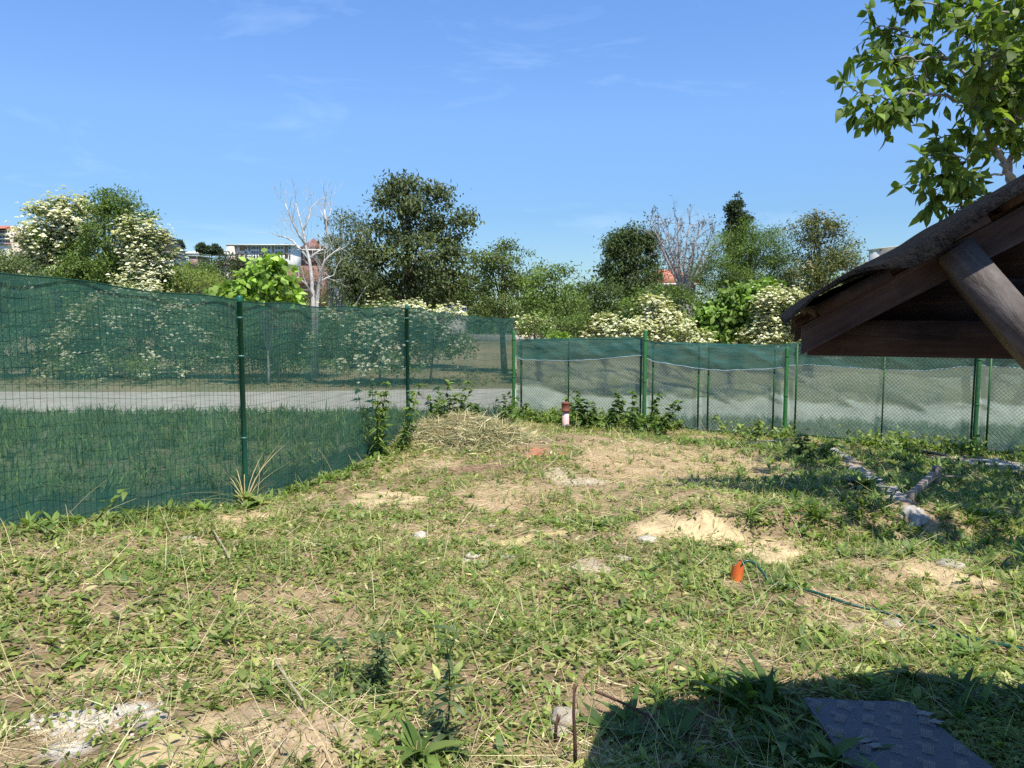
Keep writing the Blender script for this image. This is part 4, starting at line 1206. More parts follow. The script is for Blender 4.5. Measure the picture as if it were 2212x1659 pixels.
def felt(s0, s1, t0, t1, lift, name, amp, seed, droop=.028, ns=150):
    ntt = 24
    sv = np.linspace(s0, s1, ns); tv = np.concatenate([np.linspace(t0, t0 + .05, 8), np.linspace(min(t0 + .06, t1 - .01), t1, ntt - 8)])
    topp = np.zeros((ntt, ns, 3)); bot = np.zeros((ntt, ns, 3))
    sag = .016 * np.exp(-((sv - .17) / .07) ** 2) + .010 * np.exp(-((sv - .42) / .06) ** 2) - .006 * np.exp(-((sv - .07) / .03) ** 2)
    for i, tt in enumerate(tv):
        front = np.exp(-(tt - t0) / .018)
        edge = .004 * np.sin(sv * 41 + seed) + .005 * np.sin(sv * 19 + seed * 2) + .010 * (fbm(sv * 25, sv * 0 + seed, seed, 3) - .45) * 2 + sag
        z = ZT + up_(sv) + lift + amp * (np.sin(sv * 17 + tt * 4 + seed) + .6 * np.sin(sv * 31 - tt * 3)) * .5 - front * (droop + edge)
        tip = np.clip((.03 - sv) / .06, 0, 1) * .012
        base = RO + RA * sv[:, None] + RB * (tt + front * edge * .5)[:, None]
        base = base + RB * (np.clip((tt - .6) / .66, 0, 1) * .27 * np.minimum(sv, 2.4) * (t1 > .5))[:, None]  # unseen rear edge skewed to shape the roof's shadow on the ground
        topp[i] = base; topp[i, :, 2] = z - tip
        bot[i] = topp[i]; bot[i, :, 2] -= .006
    b = MB(); b.grid(topp); b.grid(bot[::-1])
    b.grid(np.stack([topp[0], bot[0]])[::-1]); b.grid(np.stack([topp[:, 0], bot[:, 0]])); b.grid(np.stack([topp[:, -1], bot[:, -1]])[::-1]); b.grid(np.stack([topp[-1], bot[-1]]))
    return b.build(name, M['felt'], shed, smooth=False)
felt(-.030, 2 * RID + .03, -.085, 1.26, .040, 'roofing_felt', .008, 2.0, .006)
felt(.31, RID, -.075, .05, .064, 'felt_flap', .006, 5.0, .004, 80)

# ------------------------------------------------------------------ big leaved tree behind the shed
TY = 6.6
tb = P(2520, 700, TY)
ft = root('broadleaf_tree', (tb[0], TY + .3, float(g(tb[0], TY + .3))), 'near tree with large drooping oval leaves hanging in at the upper right', 'tree')
paths = [
    ([(2420, 1000), (2330, 640), (2215, 440), (2176, 372), (2155, 330), (2135, 288), (2137, 255), (2152, 231), (2170, 150), (2190, 40), (2200, -120)], .034, .011, 0),
    ([(2185, 420), (2180, 372), (2185, 315), (2182, 285), (2200, 200), (2230, 80)], .03, .012, .1),
    ([(2137, 255), (2090, 225), (2030, 205), (1970, 205), (1915, 212), (1862, 205), (1838, 190)], .018, .004, -.2),
    ([(1970, 205), (1940, 235), (1905, 240)], .008, .003, -.25),
    ([(2152, 231), (2100, 170), (2040, 120), (1980, 85), (1925, 62), (1893, 52)], .018, .004, .1),
    ([(2040, 120), (1980, 130), (1920, 115), (1890, 105)], .009, .003, -.1),
    ([(2100, 170), (2060, 175), (2000, 165), (1950, 170)], .010, .003, .3),
    ([(2170, 150), (2120, 80), (2060, 30), (1990, 0), (1950, -10)], .015, .004, 0),
    ([(2120, 80), (2100, 10), (2080, -60)], .010, .004, .2),
    ([(2155, 330), (2110, 305), (2060, 290), (2015, 300)], .010, .003, -.1),
    ([(2155, 330), (2100, 345), (2040, 335), (1985, 345)], .010, .003, -.3),
    ([(2172, 372), (2110, 385), (2050, 375), (2000, 385)], .010, .003, -.2),
    ([(2185, 430), (2149, 423), (2107, 415), (2060, 420), (2015, 425), (2005, 445)], .014, .003, -.1),
    ([(2107, 415), (2080, 445), (2060, 455)], .007, .003, -.15),
    ([(2200, 200), (2160, 190), (2120, 200), (2090, 235)], .010, .003, -.4),
    ([(2190, 40), (2150, 20), (2110, 50), (2080, 90)], .010, .003, -.4),
    ([(2190, 100), (2160, 110), (2130, 140)], .010, .003, -.6),
    ([(2230, 150), (2260, 120), (2300, 140)], .02, .006, -.4),
    ([(2215, 260), (2190, 250), (2170, 265)], .010, .004, -.3),
]
bb = MB(); tw = []
for pts, r0, r1, dy in paths:
    p = np.array([P(a, c, TY + dy * min(1, i)) for i, (a, c) in enumerate(pts)])
    if len(p) > 8: p[0] = (tb[0], TY + .3, float(g(tb[0], TY + .3)) - .1)
    n = 5 * (len(p) - 1) + 1
    ti = np.linspace(0, len(p) - 1, n); q = np.stack([np.interp(ti, np.arange(len(p)), p[:, k]) for k in range(3)], -1)
    q[1:-1] += rng.normal(0, .010, (n - 2, 3))
    bb.tube(q, np.linspace(r0, r1, n), 7)
    L_ = np.linalg.norm(p[-1] - p[0]); start = .30 if len(p) <= 8 else .62
    m = int(9 + L_ * 13)
    for k in range(m):
        f_ = start + (1 - start) * (k + .5) / m
        i = min(int(f_ * (n - 1)), n - 2)
        d = nrmz(q[i + 1] - q[i]) * .6 + rng.normal(0, .7, 3)
        if k == m - 1: d = nrmz(q[-1] - q[-2])
        tw.append((q[i], nrmz(d), rng.uniform(.06, .26)))
# crown outside the picture: it is what shades the right of the yard
poly = [(3.9, 5.3), (4.9, 3.4), (10.5, 3.4), (10.5, 10.4), (5.6, 10.2)]
def in_poly(x, y):
    r_ = False
    for k in range(len(poly)):
        (x0, y0), (x1, y1) = poly[k], poly[(k + 1) % len(poly)]
        if (y0 > y) != (y1 > y) and x < (x1 - x0) * (y - y0) / (y1 - y0) + x0: r_ = not r_
    return r_
k = 0
while k < 1500:
    Xc, Yc, Zc = rng.uniform(3.8, 10.5), rng.uniform(3.4, 10.4), rng.uniform(3.3, 5.6)
    if not in_poly(Xc, Yc): continue
    qx, qy = 1106 + F * Xc / Yc, 670 - F * (Zc - EYE) / Yc
    if qx < 2020 or (qx < 2260 and qy > 215 + (qx - 2020) * .3): continue
    k += 1
    tw.append((np.array([Xc, Yc, Zc]), nrmz(rng.normal(0, 1, 3)), .3))
for k in range(22):
    e = tw[-1 - k * 40][0]
    limb(bb, P(2460, 520 - k * 14, TY + .1), e, .045, .012, .06, 8, 6)
bb.build('trunk', M['grey_bark'], ft, smooth=True)
tb_ = MB(); lp = []; ld = []
for p, d, L_ in tw:
    e = p + d * L_ + np.array([0, 0, -.03])
    tb_.tube(np.array([p, (p + e) / 2 + rng.normal(0, .008, 3), e]), [.004, .003, .002], 4, caps=False)
    for k in range(rng.integers(3, 7) if L_ != .3 else 16):
        f_ = rng.uniform(.35, 1); lp.append(p + (e - p) * f_ + rng.normal(0, .012, 3)); ld.append(nrmz(d * .55 + rng.normal(0, .6, 3) + np.array([0, 0, -.55])))
tb_.build('twig', M['bark'], ft, kind='stuff')
lp = np.array(lp); ld = np.array(ld); N = len(lp)
nr = nrmz(jit(N, .55) + np.array([0, -.1, .8]))
b = MB(); lc = palette([(.12, .19, .038), (.15, .225, .046), (.10, .16, .036), (.19, .26, .06)], N, .15)
b.strips(lp, ld, nr, rng.uniform(.085, .165, N), rng.uniform(.05, .078, N), [.05, .62, 1.0, .92, .5, .02], rng.uniform(.0, .35, N), lc, .28)
M['big_leaf'] = leafy('big_leaf', .46, .5, .25, 2.0)
b.build('crown', M['big_leaf'], ft)

# ------------------------------------------------------------------ things in the yard
# soil pipe with a brown cap by the far fence
q = G(1222, 925); q = np.array([P(1222, 900, 15.0)[0], 15.0, 0]); q[2] = float(g(q[0], q[1]))
zt_ = P(1222, 869, 15.0)[2]
t = root('vent_pipe', q, 'pale pink drain pipe standing in weeds with a brown cap', 'pipe')
b = MB(); b.lathe((q[0], q[1], 0), [(.067, q[2] - .1), (.067, zt_ - .17), (.06, zt_ - .17)], 20); b.build('pipe', M['pink'], t, smooth=False)
b = MB(); b.lathe((q[0], q[1], zt_), [(.066, -.182), (.088, -.18), (.088, -.155), (.082, -.15), (.082, -.03), (.086, -.025), (.086, -.004), (.078, 0), (.001, .002)], 20); b.build('cap', M['clay'], t)
# orange pipe stub with the hose hanging in it
q = G(1590, 1252)
t = root('orange_pipe', q, 'short orange pipe stub with a cut mouth sticking out of the ground', 'pipe')
b = MB(); a = np.arange(17) * 2 * math.pi / 16
for rr, fl in ((.040, 1), (.0365, -1)):
    pts = np.zeros((8, 17, 3))
    for i, h in enumerate(np.linspace(-.05, 1, 8)):
        hh = h * (.120 - .05 * np.clip(np.sin(a - .6), 0, 1) ** 2 * 1.0 + .02 * np.sin(a * 3)) if h > 0 else h
        pts[i, :, 0] = q[0] + rr * np.cos(a) + .012 * h; pts[i, :, 1] = q[1] + rr * np.sin(a); pts[i, :, 2] = q[2] + hh
    b.grid(pts[::fl])
b.build('pipe', M['orange'], t)
hp = [q + np.array([.0, .0, .05]), q + np.array([.014, -.03, .10]), q + np.array([.045, -.03, .135]), q + np.array([.10, -.03, .13]), q + np.array([.16, -.06, .07])]
for px, py in ((1665, 1266), (1700, 1272), (1760, 1287), (1830, 1311), (1895, 1327), (1960, 1345), (2020, 1364), (2080, 1384), (2150, 1398), (2230, 1414), (2330, 1430), (2420, 1445)):
    w = G(px, py); hp.append(w + np.array([0, 0, .022]))
hp = np.array(hp); ti = np.linspace(0, len(hp) - 1, 110)
# smooth the run of the hose
def crom(p, ti):
    out = []
    for x in ti:
        i = min(int(x), len(p) - 2); f_ = x - i
        a0, a1, a2, a3 = p[max(i - 1, 0)], p[i], p[i + 1], p[min(i + 2, len(p) - 1)]
        out.append(.5 * ((2 * a1) + (-a0 + a2) * f_ + (2 * a0 - 5 * a1 + 4 * a2 - a3) * f_ ** 2 + (-a0 + 3 * a1 - 3 * a2 + a3) * f_ ** 3))
    return np.array(out)
b = MB(); b.tube(crom(hp, ti), .0095, 10)
tagged(b.build('garden_hose', M['hose'], origin=hp[6], smooth=True), 'dark green garden hose running from the orange pipe to the right edge', 'hose')
# timber lying in the shade, with upright block and rod
a = G(1966, 1086); c = G(2022, 1056)
t = root('timber_beam', a, 'weathered squared timber lying in the shade with an end block and stake', 'timber')
ea = a + np.array([0, 0, .05]); ec = c + np.array([.02, .1, .15])
b = MB(); b.beam(ea, ec, .06, .085); b.build('beam', M['timber'], t)
b = MB(); b.beam(ec + np.array([.045, .02, -.16]), ec + np.array([.04, .02, .10]), .075, .07, up=(0, 1, 0)); b.build('end_block', M['timber'], t)
b = MB(); b.beam(ec + np.array([.10, .02, -.02]), ec + np.array([.36, .06, -.04]), .02, .02); b.build('slat', M['timber'], t)
b = MB(); w = ec + np.array([-.03, -.06, 0]); b.tube(np.array([w + [0, 0, -.28], w + [.004, 0, -.1], w + [.0, 0, .09]]), .009, 8); b.build('stake', M['rust'], t)
# concrete edging that runs through the shade
t = root('concrete_edging', G(1900, 1045), 'pale broken concrete edging strip along the shaded ground', 'edging')
cl = [G(1790, 966), G(1845, 1003), G(1905, 1052), G(1955, 1094), G(2005, 1132)]
def slab(b, c0, c1, w, th, seed):
    d = nrmz((c1 - c0)[:2]); sd_ = np.array([-d[1], d[0]])
    rows_ = []
    for i, f_ in enumerate(np.linspace(0, 1, 9)):
        cc = c0 + (c1 - c0) * f_; row = []
        for j, k in enumerate(np.linspace(-.5, .5, 6)):
            ww = w * (1 + .3 * math.sin(i * 1.7 + seed + (1 if k > 0 else 4)))
            x, y = cc[0] + sd_[0] * k * ww, cc[1] + sd_[1] * k * ww
            edge = 1 if j in (0, 5) or i in (0, 8) else 0
            zc = float(c0[2] + (c1[2] - c0[2]) * f_) * .6 + float(g(cc[0], cc[1])) * .4
            row.append((x, y, zc + (-.05 if edge else th + .008 * math.sin(i * 3 + j * 5 + seed))))
        rows_.append(row)
    b.grid(np.array(rows_))
for i, (k0, k1, w) in enumerate(((0, 1, .22), (1, 2, .2), (2, 3, .3), (3, 4, .26))):
    e = (cl[k1] - cl[k0]) * .02
    b = MB(); slab(b, cl[k0] + e, cl[k1] - e, w, .035, i * 2.2); b.build('slab', M['concrete'], t, smooth=False)
b = MB(); c0, c1 = G(2095, 992), G(2290, 1028); slab(b, c0, c1, .7, .03, 5.5)
tagged(b.build('concrete_slab', M['concrete'], origin=c0), 'flat grey concrete slab at the right edge below the fence', 'slab')
# plastic pipes on the ground near the fence
for (pxs, lab) in (([(1590, 966), (1635, 962), (1690, 958), (1725, 957)], 'thin black pipe lying below the low fence left of the shade'),
                   ([(1925, 972), (1965, 978), (2010, 985), (2040, 990)], 'black pipe lying in the shaded weeds below the low fence')):
    p = np.array([G(*k) + np.array([0, 0, .05]) for k in pxs])
    b = MB(); b.tube(crom(p, np.linspace(0, len(p) - 1, 16)), .024, 10)
    tagged(b.build('plastic_pipe', M['black_pipe'], origin=p[0], smooth=True), lab, 'pipe')
# film faced board on the ground
cn = [G(1732, 1529), G(1965, 1541), G(2262, 1800), G(1915, 1800)]
zb0 = np.mean([c[2] for c in cn])
ctr = np.mean(cn, axis=0)
t = root('plywood_board', (ctr[0], ctr[1], zb0), 'dark film faced plywood board with brown print lying in the shade', 'board')
def bp(u, v, dz):
    p = (cn[0] * (1 - u) + cn[1] * u) * (1 - v) + (cn[3] * (1 - u) + cn[2] * u) * v
    base = cn[0][2] * (1 - v) + cn[3][2] * v
    return np.array([p[0], p[1], max(base, float(p[2])) * .5 + base * .5 + dz + .035])
rows_ = np.array([[bp(u, v, .012 + .002 * math.sin(u * 9 + v * 7)) for u in np.linspace(0, 1, 20)] for v in np.linspace(0, 1, 24)])
b = MB(); b.grid(rows_[::-1]); b.build('film_face', M['ply'], t)
b = MB()
for e in (rows_[0], rows_[-1], rows_[:, 0], rows_[:, -1]):
    lo = e.copy(); lo[:, 2] -= .018
    up_ = e.copy(); up_[:, 2] -= .0005
    b.grid(np.stack([up_, lo]))
lo = rows_.copy(); lo[:, :, 2] -= .0185
b.grid(lo); b.build('board_edge', M['ply_edge'], t)
def ring(b, pts, w):
    pts = np.asarray(pts); n = len(pts)
    tg = nrmz(np.roll(pts, -1, 0) - np.roll(pts, 1, 0)); nn = np.stack([-tg[:, 1], tg[:, 0]], -1)
    v = np.concatenate([pts + nn * w / 2, pts - nn * w / 2]); v = np.concatenate([v, np.zeros((2 * n, 1))], 1)
    i = np.arange(n); j = (i + 1) % n
    b.add(v, np.stack([i, j, n + j, n + i], -1))
b = MB(); an = np.arange(14) * 2 * math.pi / 14
for row in (-1, 1):
    for k in range(5):
        cx = -.047 + k * .0225
        ring(b, np.stack([cx + .0072 * np.cos(an), row * .019 + .0135 * np.sin(an)], -1), .0042)
b.box((0, 0, 0), (.135, .0035, .0002))
ring(b, np.stack([.052 + .019 * np.cos(an), .052 + .015 * np.sin(an)], -1), .003)
ring(b, np.stack([.052 + .010 * np.cos(an), .052 + .007 * np.sin(an)], -1), .003)
b.box((.027, .051, 0), (.016, .003, .0002))
b.v = [v_ + world_loc(t) for v_ in b.v]
first = None
for r_ in range(7):
    for c_ in range(4):
        u = (c_ + .35 + .5 * (r_ % 2)) / 4.2; v = (r_ + .5) / 7.0
        if u > .95: continue
        p = bp(u, v, .0175)
        if first is None: first = mk = b.build('printed_mark', M['print'], t)
        else: mk = copy_of(first, t)
        mk.location = tuple(p - world_loc(t)); mk.rotation_euler = (0, 0, R(62) + (math.pi if c_ % 2 else 0)); mk.scale = (.60, .60, 1)
def flake(px, py, w, h, seed):
    q_ = G(px, py); v = []
    for k in range(9):
        a_ = k * 2 * math.pi / 9; r_ = 1 + .35 * math.sin(k * 2.7 + seed)
        v.append((q_[0] + w * r_ * math.cos(a_), q_[1] + h * r_ * math.sin(a_), 0))
    v = np.array(v); v[:, 2] = bp(.5, .5, 0)[2] + .019
    # ride on the board's face
    for k in range(9): v[k, 2] = float(np.interp(v[k, 1], [cn[2][1], cn[0][1]], [bp(.5, 1, 0)[2], bp(.5, 0, 0)[2]])) + .0165
    b.f.append(np.array([[b.n + k for k in range(9)]])); b.v.append(v); b.c.append(np.full((9, 3), .5)); b.n += 9
for px, py, w, h, sd_ in ((1995, 1572, .035, .022, 1), (2020, 1595, .03, .02, 2), (1862, 1628, .04, .025, 3), (1890, 1640, .03, .02, 4), (1840, 1560, .022, .004, 5)):
    b = MB(); flake(px, py, w, h, sd_); b.build('peeled_patch', M['peel'], t)
# stones
def stone(name, px, py, r, mat, label, flat=.6, seed=1, group=None):
    q_ = G(px, py); nl, nm = 10, 14
    th = np.linspace(0.02, math.pi - .02, nl)[:, None]; ph = np.linspace(0, 2 * math.pi, nm)[None, :]
    rr = r * .8 * (1 + .5 * (fbm(np.cos(ph) * 1.7 + th * 1.1 + seed * 3.3, np.sin(ph) * 1.7 + seed, seed, 3) - .45) * 2)
    pts = np.stack([rr * np.sin(th) * np.cos(ph) * 1.2, rr * np.sin(th) * np.sin(ph), rr * np.cos(th) * flat + 0 * ph], -1) + q_ + np.array([0, 0, r * flat * .12])
    b = MB(); b.grid(pts[::-1])
    return tagged(b.build(name, M[mat], origin=q_), label, 'stone', group)
stone('stone', 906, 1160, .075, 'white_stone', 'pale stone alone in the grass left of the yellow sand patch', .7, 1)
stone('stone', 1400, 1168, .085, 'white_stone', 'white lump at the left end of the long sandy bank', .5, 2)
stone('stone', 1020, 1200, .07, 'white_stone', 'white stone in the middle of the yard below the sand patch', .35, 3)
stone('stone', 1222, 1556, .075, 'stone', 'rough pale stone by the dry stick at the shadow corner', .75, 4)
stone('stone', 1208, 1585, .05, 'stone', 'smaller chalky stone just below the rough stone at the stick', .7, 5)
stone('stone', 2052, 1222, .11, 'stone', 'pale clay lump at the right below the shaded ground', .4, 6)
stone('stone', 1062, 1137, .03, 'white_stone', 'tiny white stone above the pair of sand patches', .6, 7)
stone('stone', 1980, 1100, .035, 'white_stone', 'small white stone beside the timber in the shade', .6, 8)
stone('stone', 1548, 1325, .05, 'stone', 'pale stone below the orange pipe', .5, 9)
stone('stone', 1930, 1348, .07, 'stone', 'flat pale stone lying against the garden hose', .35, 10)
stone('brick_fragment', 1172, 984, .10, 'brickbit', 'red brick fragment beside the grass heap', .4, 11)
stone('brick_fragment', 1215, 982, .07, 'brickbit', 'smaller red brick fragment right of the first', .4, 12)
stone('stone', 405, 1165, .07, 'stone', 'pale lump in the grass right of the net fence foot', .4, 13)
stone('stone', 1345, 1208, .07, 'stone', 'buff stone left of the orange pipe among weeds', .4, 14)
# upright dry stick at the corner of the shadow, smaller one beside it
for pts, lab in (([(1243, 1652), (1242, 1600), (1239, 1540), (1241, 1478)], 'tall dry brown stick upright at the shadow corner'),
                 ([(1199, 1600), (1201, 1570), (1205, 1545)], 'short broken brown stalk left of the pale stone')):
    q_ = G(*pts[0]); p = np.array([P(a_, c_, q_[1]) for a_, c_ in pts]); p[0, 2] -= .03
    b = MB(); b.tube(p, np.linspace(.009, .005, len(p)), 7); b.tube(np.array([p[-1] - [0, 0, .03], p[-1] + [.012, 0, .0]]), [.006, .002], 5)
    tagged(b.build('dry_stick', M['rust'], origin=q_), lab, 'stick')
for pts, lab in (([(595, 1445), (618, 1490), (655, 1553)], 'thick pale dead stem lying left of the thistle'), ([(462, 1158), (478, 1190), (497, 1230)], 'pale curved dead stem in the grass left of centre'),
                 ([(1285, 1512), (1330, 1540), (1410, 1590)], 'dark twig lying inside the edge of the shadow')):
    p = np.array([G(*k) + np.array([0, 0, .04 + .02 * i]) for i, k in enumerate(pts)])
    b = MB(); b.tube(crom(p, np.linspace(0, len(p) - 1, 12)), .006, 6)
    tagged(b.build('fallen_twig', M['rust'] if 'dark' in lab else M['stalk'], origin=p[0]), lab, 'stem')

# ------------------------------------------------------------------ ground cover
def inside(x, y, m=.03):
    lx = np.interp(y, [-3, FA[1], F1[1], F2[1], F3[1]], [-8.4, FA[0], F1[0], F2[0], F3[0]])
    bx0 = (x > lx + m) & (y < 16.75 - .525 * x - m)
    # not through the board
    cx = np.array([c[0] for c in cn]); cy = np.array([c[1] for c in cn])
    ins = np.ones_like(bx0)
    for k in range(4):
        ex, ey = cx[(k + 1) % 4] - cx[k], cy[(k + 1) % 4] - cy[k]
        ins &= (ex * (y - cy[k]) - ey * (x - cx[k])) < .02
    for i in range(len(cl) - 1):
        ax, ay, bx_, by_ = cl[i][0], cl[i][1], cl[i + 1][0], cl[i + 1][1]
        tt = np.clip(((x - ax) * (bx_ - ax) + (y - ay) * (by_ - ay)) / ((bx_ - ax) ** 2 + (by_ - ay) ** 2), 0, 1)
        bx0 &= np.hypot(x - ax - tt * (bx_ - ax), y - ay - tt * (by_ - ay)) > .10
    return bx0 & ~ins

def scatter(dn, m=.03):
    """points of the yard, dn = [(y0, y1, count per square metre)]"""
    out = []
    for y0, y1, d in dn:
        x0, x1 = -.70 * y1 - .3, .70 * y1 + .3
        n = int((y1 - y0) * (x1 - x0) * d)
        x = rng.uniform(x0, x1, n); y = rng.uniform(y0, y1, n)
        k = (np.abs(x) < .70 * y + .3) & inside(x, y, m)
        out.append(np.stack([x[k], y[k]], -1))
    return np.concatenate(out)

def shade_zone(x, y):
    return ss(x - (2.4 + .0 * y), -.3, .5) * ss(y, 5.2, 6.4)

def green_at(x, y):
    b_, _, dry = bare(x, y)
    gn = ss(fbm(x * .95, y * .95, 111, 4), .33, .55)
    gn = np.clip(gn * (1 - .35 * dry) + .36 + .35 * shade_zone(x, y), 0, 1)
    return gn * (1 - .97 * b_), b_

GREEN = [(.13, .205, .042), (.165, .245, .05), (.105, .175, .036), (.20, .27, .065)]
YGREEN = [(.29, .32, .085), (.36, .36, .13), (.23, .28, .065), (.42, .39, .19), (.19, .235, .055)]
STRAW = [(.52, .42, .22), (.60, .50, .28), (.42, .33, .17), (.66, .58, .36), (.34, .26, .14)]

def rosettes(b, cen, n_lo, n_hi, L0, L1, wr, pal, e0=.25, e1=1.1, prof=(.25, .8, 1.0, .75, .03), fold=.3, curl=(.15, .7)):
    per = rng.integers(n_lo, n_hi + 1, len(cen)); idx = np.repeat(np.arange(len(cen)), per); N = len(idx)
    az = rng.uniform(0, 2 * math.pi, N); el = rng.uniform(e0, e1, N)
    d = np.stack([np.cos(az) * np.cos(el), np.sin(az) * np.cos(el), np.sin(el)], -1)
    up_ = np.stack([-np.cos(az) * np.sin(el), -np.sin(az) * np.sin(el), np.cos(el)], -1) + rng.normal(0, .25, (N, 3))
    size = rng.uniform(.6, 1.25, len(cen))[idx]
    Ln = rng.uniform(L0, L1, N) * size; Wd = Ln * wr * rng.uniform(.75, 1.25, N)
    tint = np.exp(rng.normal(0, .14, len(cen)))[idx][:, None]
    b.strips(cen[idx] + d * .008, d, up_, Ln, Wd, prof, rng.uniform(*curl, N), np.clip(palette(pal, N, .12) * tint, 0, 1), fold)

def onground(p, dz=0.0):
    return np.stack([p[:, 0], p[:, 1], g(p[:, 0], p[:, 1]) + dz], -1)

# broad leaved weeds
p = scatter([(2.0, 4.2, 170), (4.2, 7, 130), (7, 11, 80), (11, 16.6, 46)])
gr, br = green_at(p[:, 0], p[:, 1]); k = rng.random(len(p)) < gr * .75; p = p[k]
b = MB(); sel = p[:, 1] < 7
rosettes(b, onground(p[sel]), 4, 10, .03, .085, .34, GREEN + YGREEN[:3])
rosettes(b, onground(p[~sel]), 4, 8, .04, .10, .26, GREEN + YGREEN[:2], prof=(.3, 1.0, .7, .03))
tagged(b.build('broadleaf_weeds', M['leaf']), 'low broad leaved weeds covering the yard', 'weeds', kind='stuff')
# leaves and cuttings lying flat after mowing
p = scatter([(2.0, 4.2, 1900), (4.2, 7, 1000), (7, 11, 480), (11, 16.6, 220)])
gr, br = green_at(p[:, 0], p[:, 1]); k = rng.random(len(p)) < np.clip(gr * .8 + .12, 0, 1) * (1 - .85 * br) * .8; p = p[k]; N = len(p)
az = rng.uniform(0, 6.283, N); el = rng.normal(.12, .36, N)
d = np.stack([np.cos(az) * np.cos(el), np.sin(az) * np.cos(el), np.sin(el)], -1)
far_s = 1 + .35 * ss(p[:, 1], 6, 13)
b = MB(); b.strips(onground(p, .012 + .025 * 0), d, nrmz(jit(N, .45) + np.array([0, 0, 1])), rng.uniform(.03, .085, N) * far_s, rng.uniform(.010, .026, N) * far_s, (.2, 1.0, .75, .03), rng.uniform(-.3, .5, N), palette(YGREEN + GREEN[1:2], N, .2), .2)
tagged(b.build('cut_leaf_litter', M['leaf']), 'yellow green cut leaves lying flat over the yard', 'litter', kind='stuff')
# small clover like leaves
p = scatter([(2.0, 4.2, 2200), (4.2, 7, 1100), (7, 11, 400)])
gr, br = green_at(p[:, 0], p[:, 1]); cl_ = ss(fbm(p[:, 0] * 2.2, p[:, 1] * 2.2, 131, 3), .38, .55)
k = rng.random(len(p)) < gr * cl_; p = p[k]; N = len(p)
az = rng.uniform(0, 6.283, N); d = np.stack([np.cos(az), np.sin(az), rng.normal(.1, .25, N)], -1)
b = MB(); b.diamonds(onground(p, 0) + np.stack([0 * az, 0 * az, rng.uniform(.012, .05, N)], -1), d, nrmz(jit(N, .35) + np.array([0, 0, 1])), rng.uniform(.016, .036, N), rng.uniform(.012, .026, N), palette(YGREEN[:3] + GREEN, N, .18))
tagged(b.build('clover_cover', M['leaf']), 'small round leaved creeping weeds between the larger ones', 'weeds', kind='stuff')
# dry straw
p = scatter([(2.0, 4.2, 2100), (4.2, 7, 1150), (7, 11, 560), (11, 16.6, 300)])
gr, br = green_at(p[:, 0], p[:, 1]); _, bc2, dry2 = bare(p[:, 0], p[:, 1])
sandy = ss(bc2[:, 0], .5, .62) * br
k = rng.random(len(p)) < np.maximum((.22 + .40 * dry2) * (1 - .70 * sandy), .95 * strawy(p[:, 0], p[:, 1])); p = p[k]; N = len(p)
az = rng.uniform(0, 6.283, N); el = np.abs(rng.normal(.05, .16, N))
d = np.stack([np.cos(az) * np.cos(el), np.sin(az) * np.cos(el), np.sin(el)], -1)
b = MB(); b.strips(onground(p, .008), d, nrmz(jit(N, .5) + np.array([0, 0, 1])), rng.gamma(2.2, .05, N) + .03, (.0022 + .0012 * ss(p[:, 1], 4, 12)) * rng.uniform(.7, 1.6, N), (1, 1, .5), rng.uniform(-.25, .4, N), palette(STRAW, N, .15))
tagged(b.build('dry_straw', M['straw']), 'dry straw and dead grass strewn over the yard', 'straw', kind='stuff')
# grass blades
p = scatter([(2.0, 4.2, 620), (4.2, 7, 480), (7, 11, 330), (11, 16.6, 220)])
gr, br = green_at(p[:, 0], p[:, 1]); tuft = ss(fbm(p[:, 0] * 1.8, p[:, 1] * 1.8, 151, 4), .40, .58)
k = rng.random(len(p)) < gr * (.15 + .85 * tuft); p = p[k]; N = len(p)
az = rng.uniform(0, 6.283, N); el = rng.uniform(.5, 1.4, N)
d = np.stack([np.cos(az) * np.cos(el), np.sin(az) * np.cos(el), np.sin(el)], -1)
nr = np.stack([-np.cos(az) * np.sin(el), -np.sin(az) * np.sin(el), np.cos(el)], -1)
b = MB(); b.strips(onground(p), d, nr, rng.uniform(.05, .15, N) * (1 + .5 * tuft[k]), rng.uniform(.003, .007, N) * (1 + .5 * ss(p[:, 1], 5, 12)), (1, .9, .6, .05), rng.uniform(.1, .8, N), palette(GREEN + YGREEN[:2], N, .2))
tagged(b.build('short_grass', M['leaf']), 'short green grass blades in tufts over the yard', 'grass', kind='stuff')
# denser, taller weeds along the foot of the fences and in the tree's shade
p1 = scatter([(5.5, 12.5, 85)]); k = rng.random(len(p1)) < shade_zone(p1[:, 0], p1[:, 1]) * .8 * green_at(p1[:, 0], p1[:, 1])[0]; p1 = p1[k]
u = rng.uniform(1118, 2300, 900); q = np.array([RL(a_) for a_ in u]) + fn * (np.abs(rng.normal(0, .38, 900)) + .06)[:, None]
dense = np.where(u < 1480, .9, np.where(u < 1680, .22, .45)) * np.where(u < 1480, 1, ss(vnoise(u * .02, u * 0, 77), .15, .55)); q = q[rng.random(900) < dense]
sl_ = rng.uniform(0, SMAX, 420); q2 = along(sl_) + nrm_f * (np.abs(rng.normal(0, .14, 420)) + .04)[:, None]
b = MB()
rosettes(b, onground(p1), 5, 9, .05, .14, .20, GREEN + [(.06, .11, .022)], .5, 1.3)
rosettes(b, onground(q), 6, 10, .07, .18, .26, GREEN + [(.06, .11, .022)], .5, 1.4)
rosettes(b, onground(q2), 5, 9, .05, .13, .26, GREEN, .3, 1.2)
qq = np.concatenate([q[:, :2], q[:, :2] + rng.normal(0, .06, q[:, :2].shape)]); N = len(qq)
hgt = rng.uniform(.03, .20, N); pos = onground(qq); pos[:, 2] += hgt
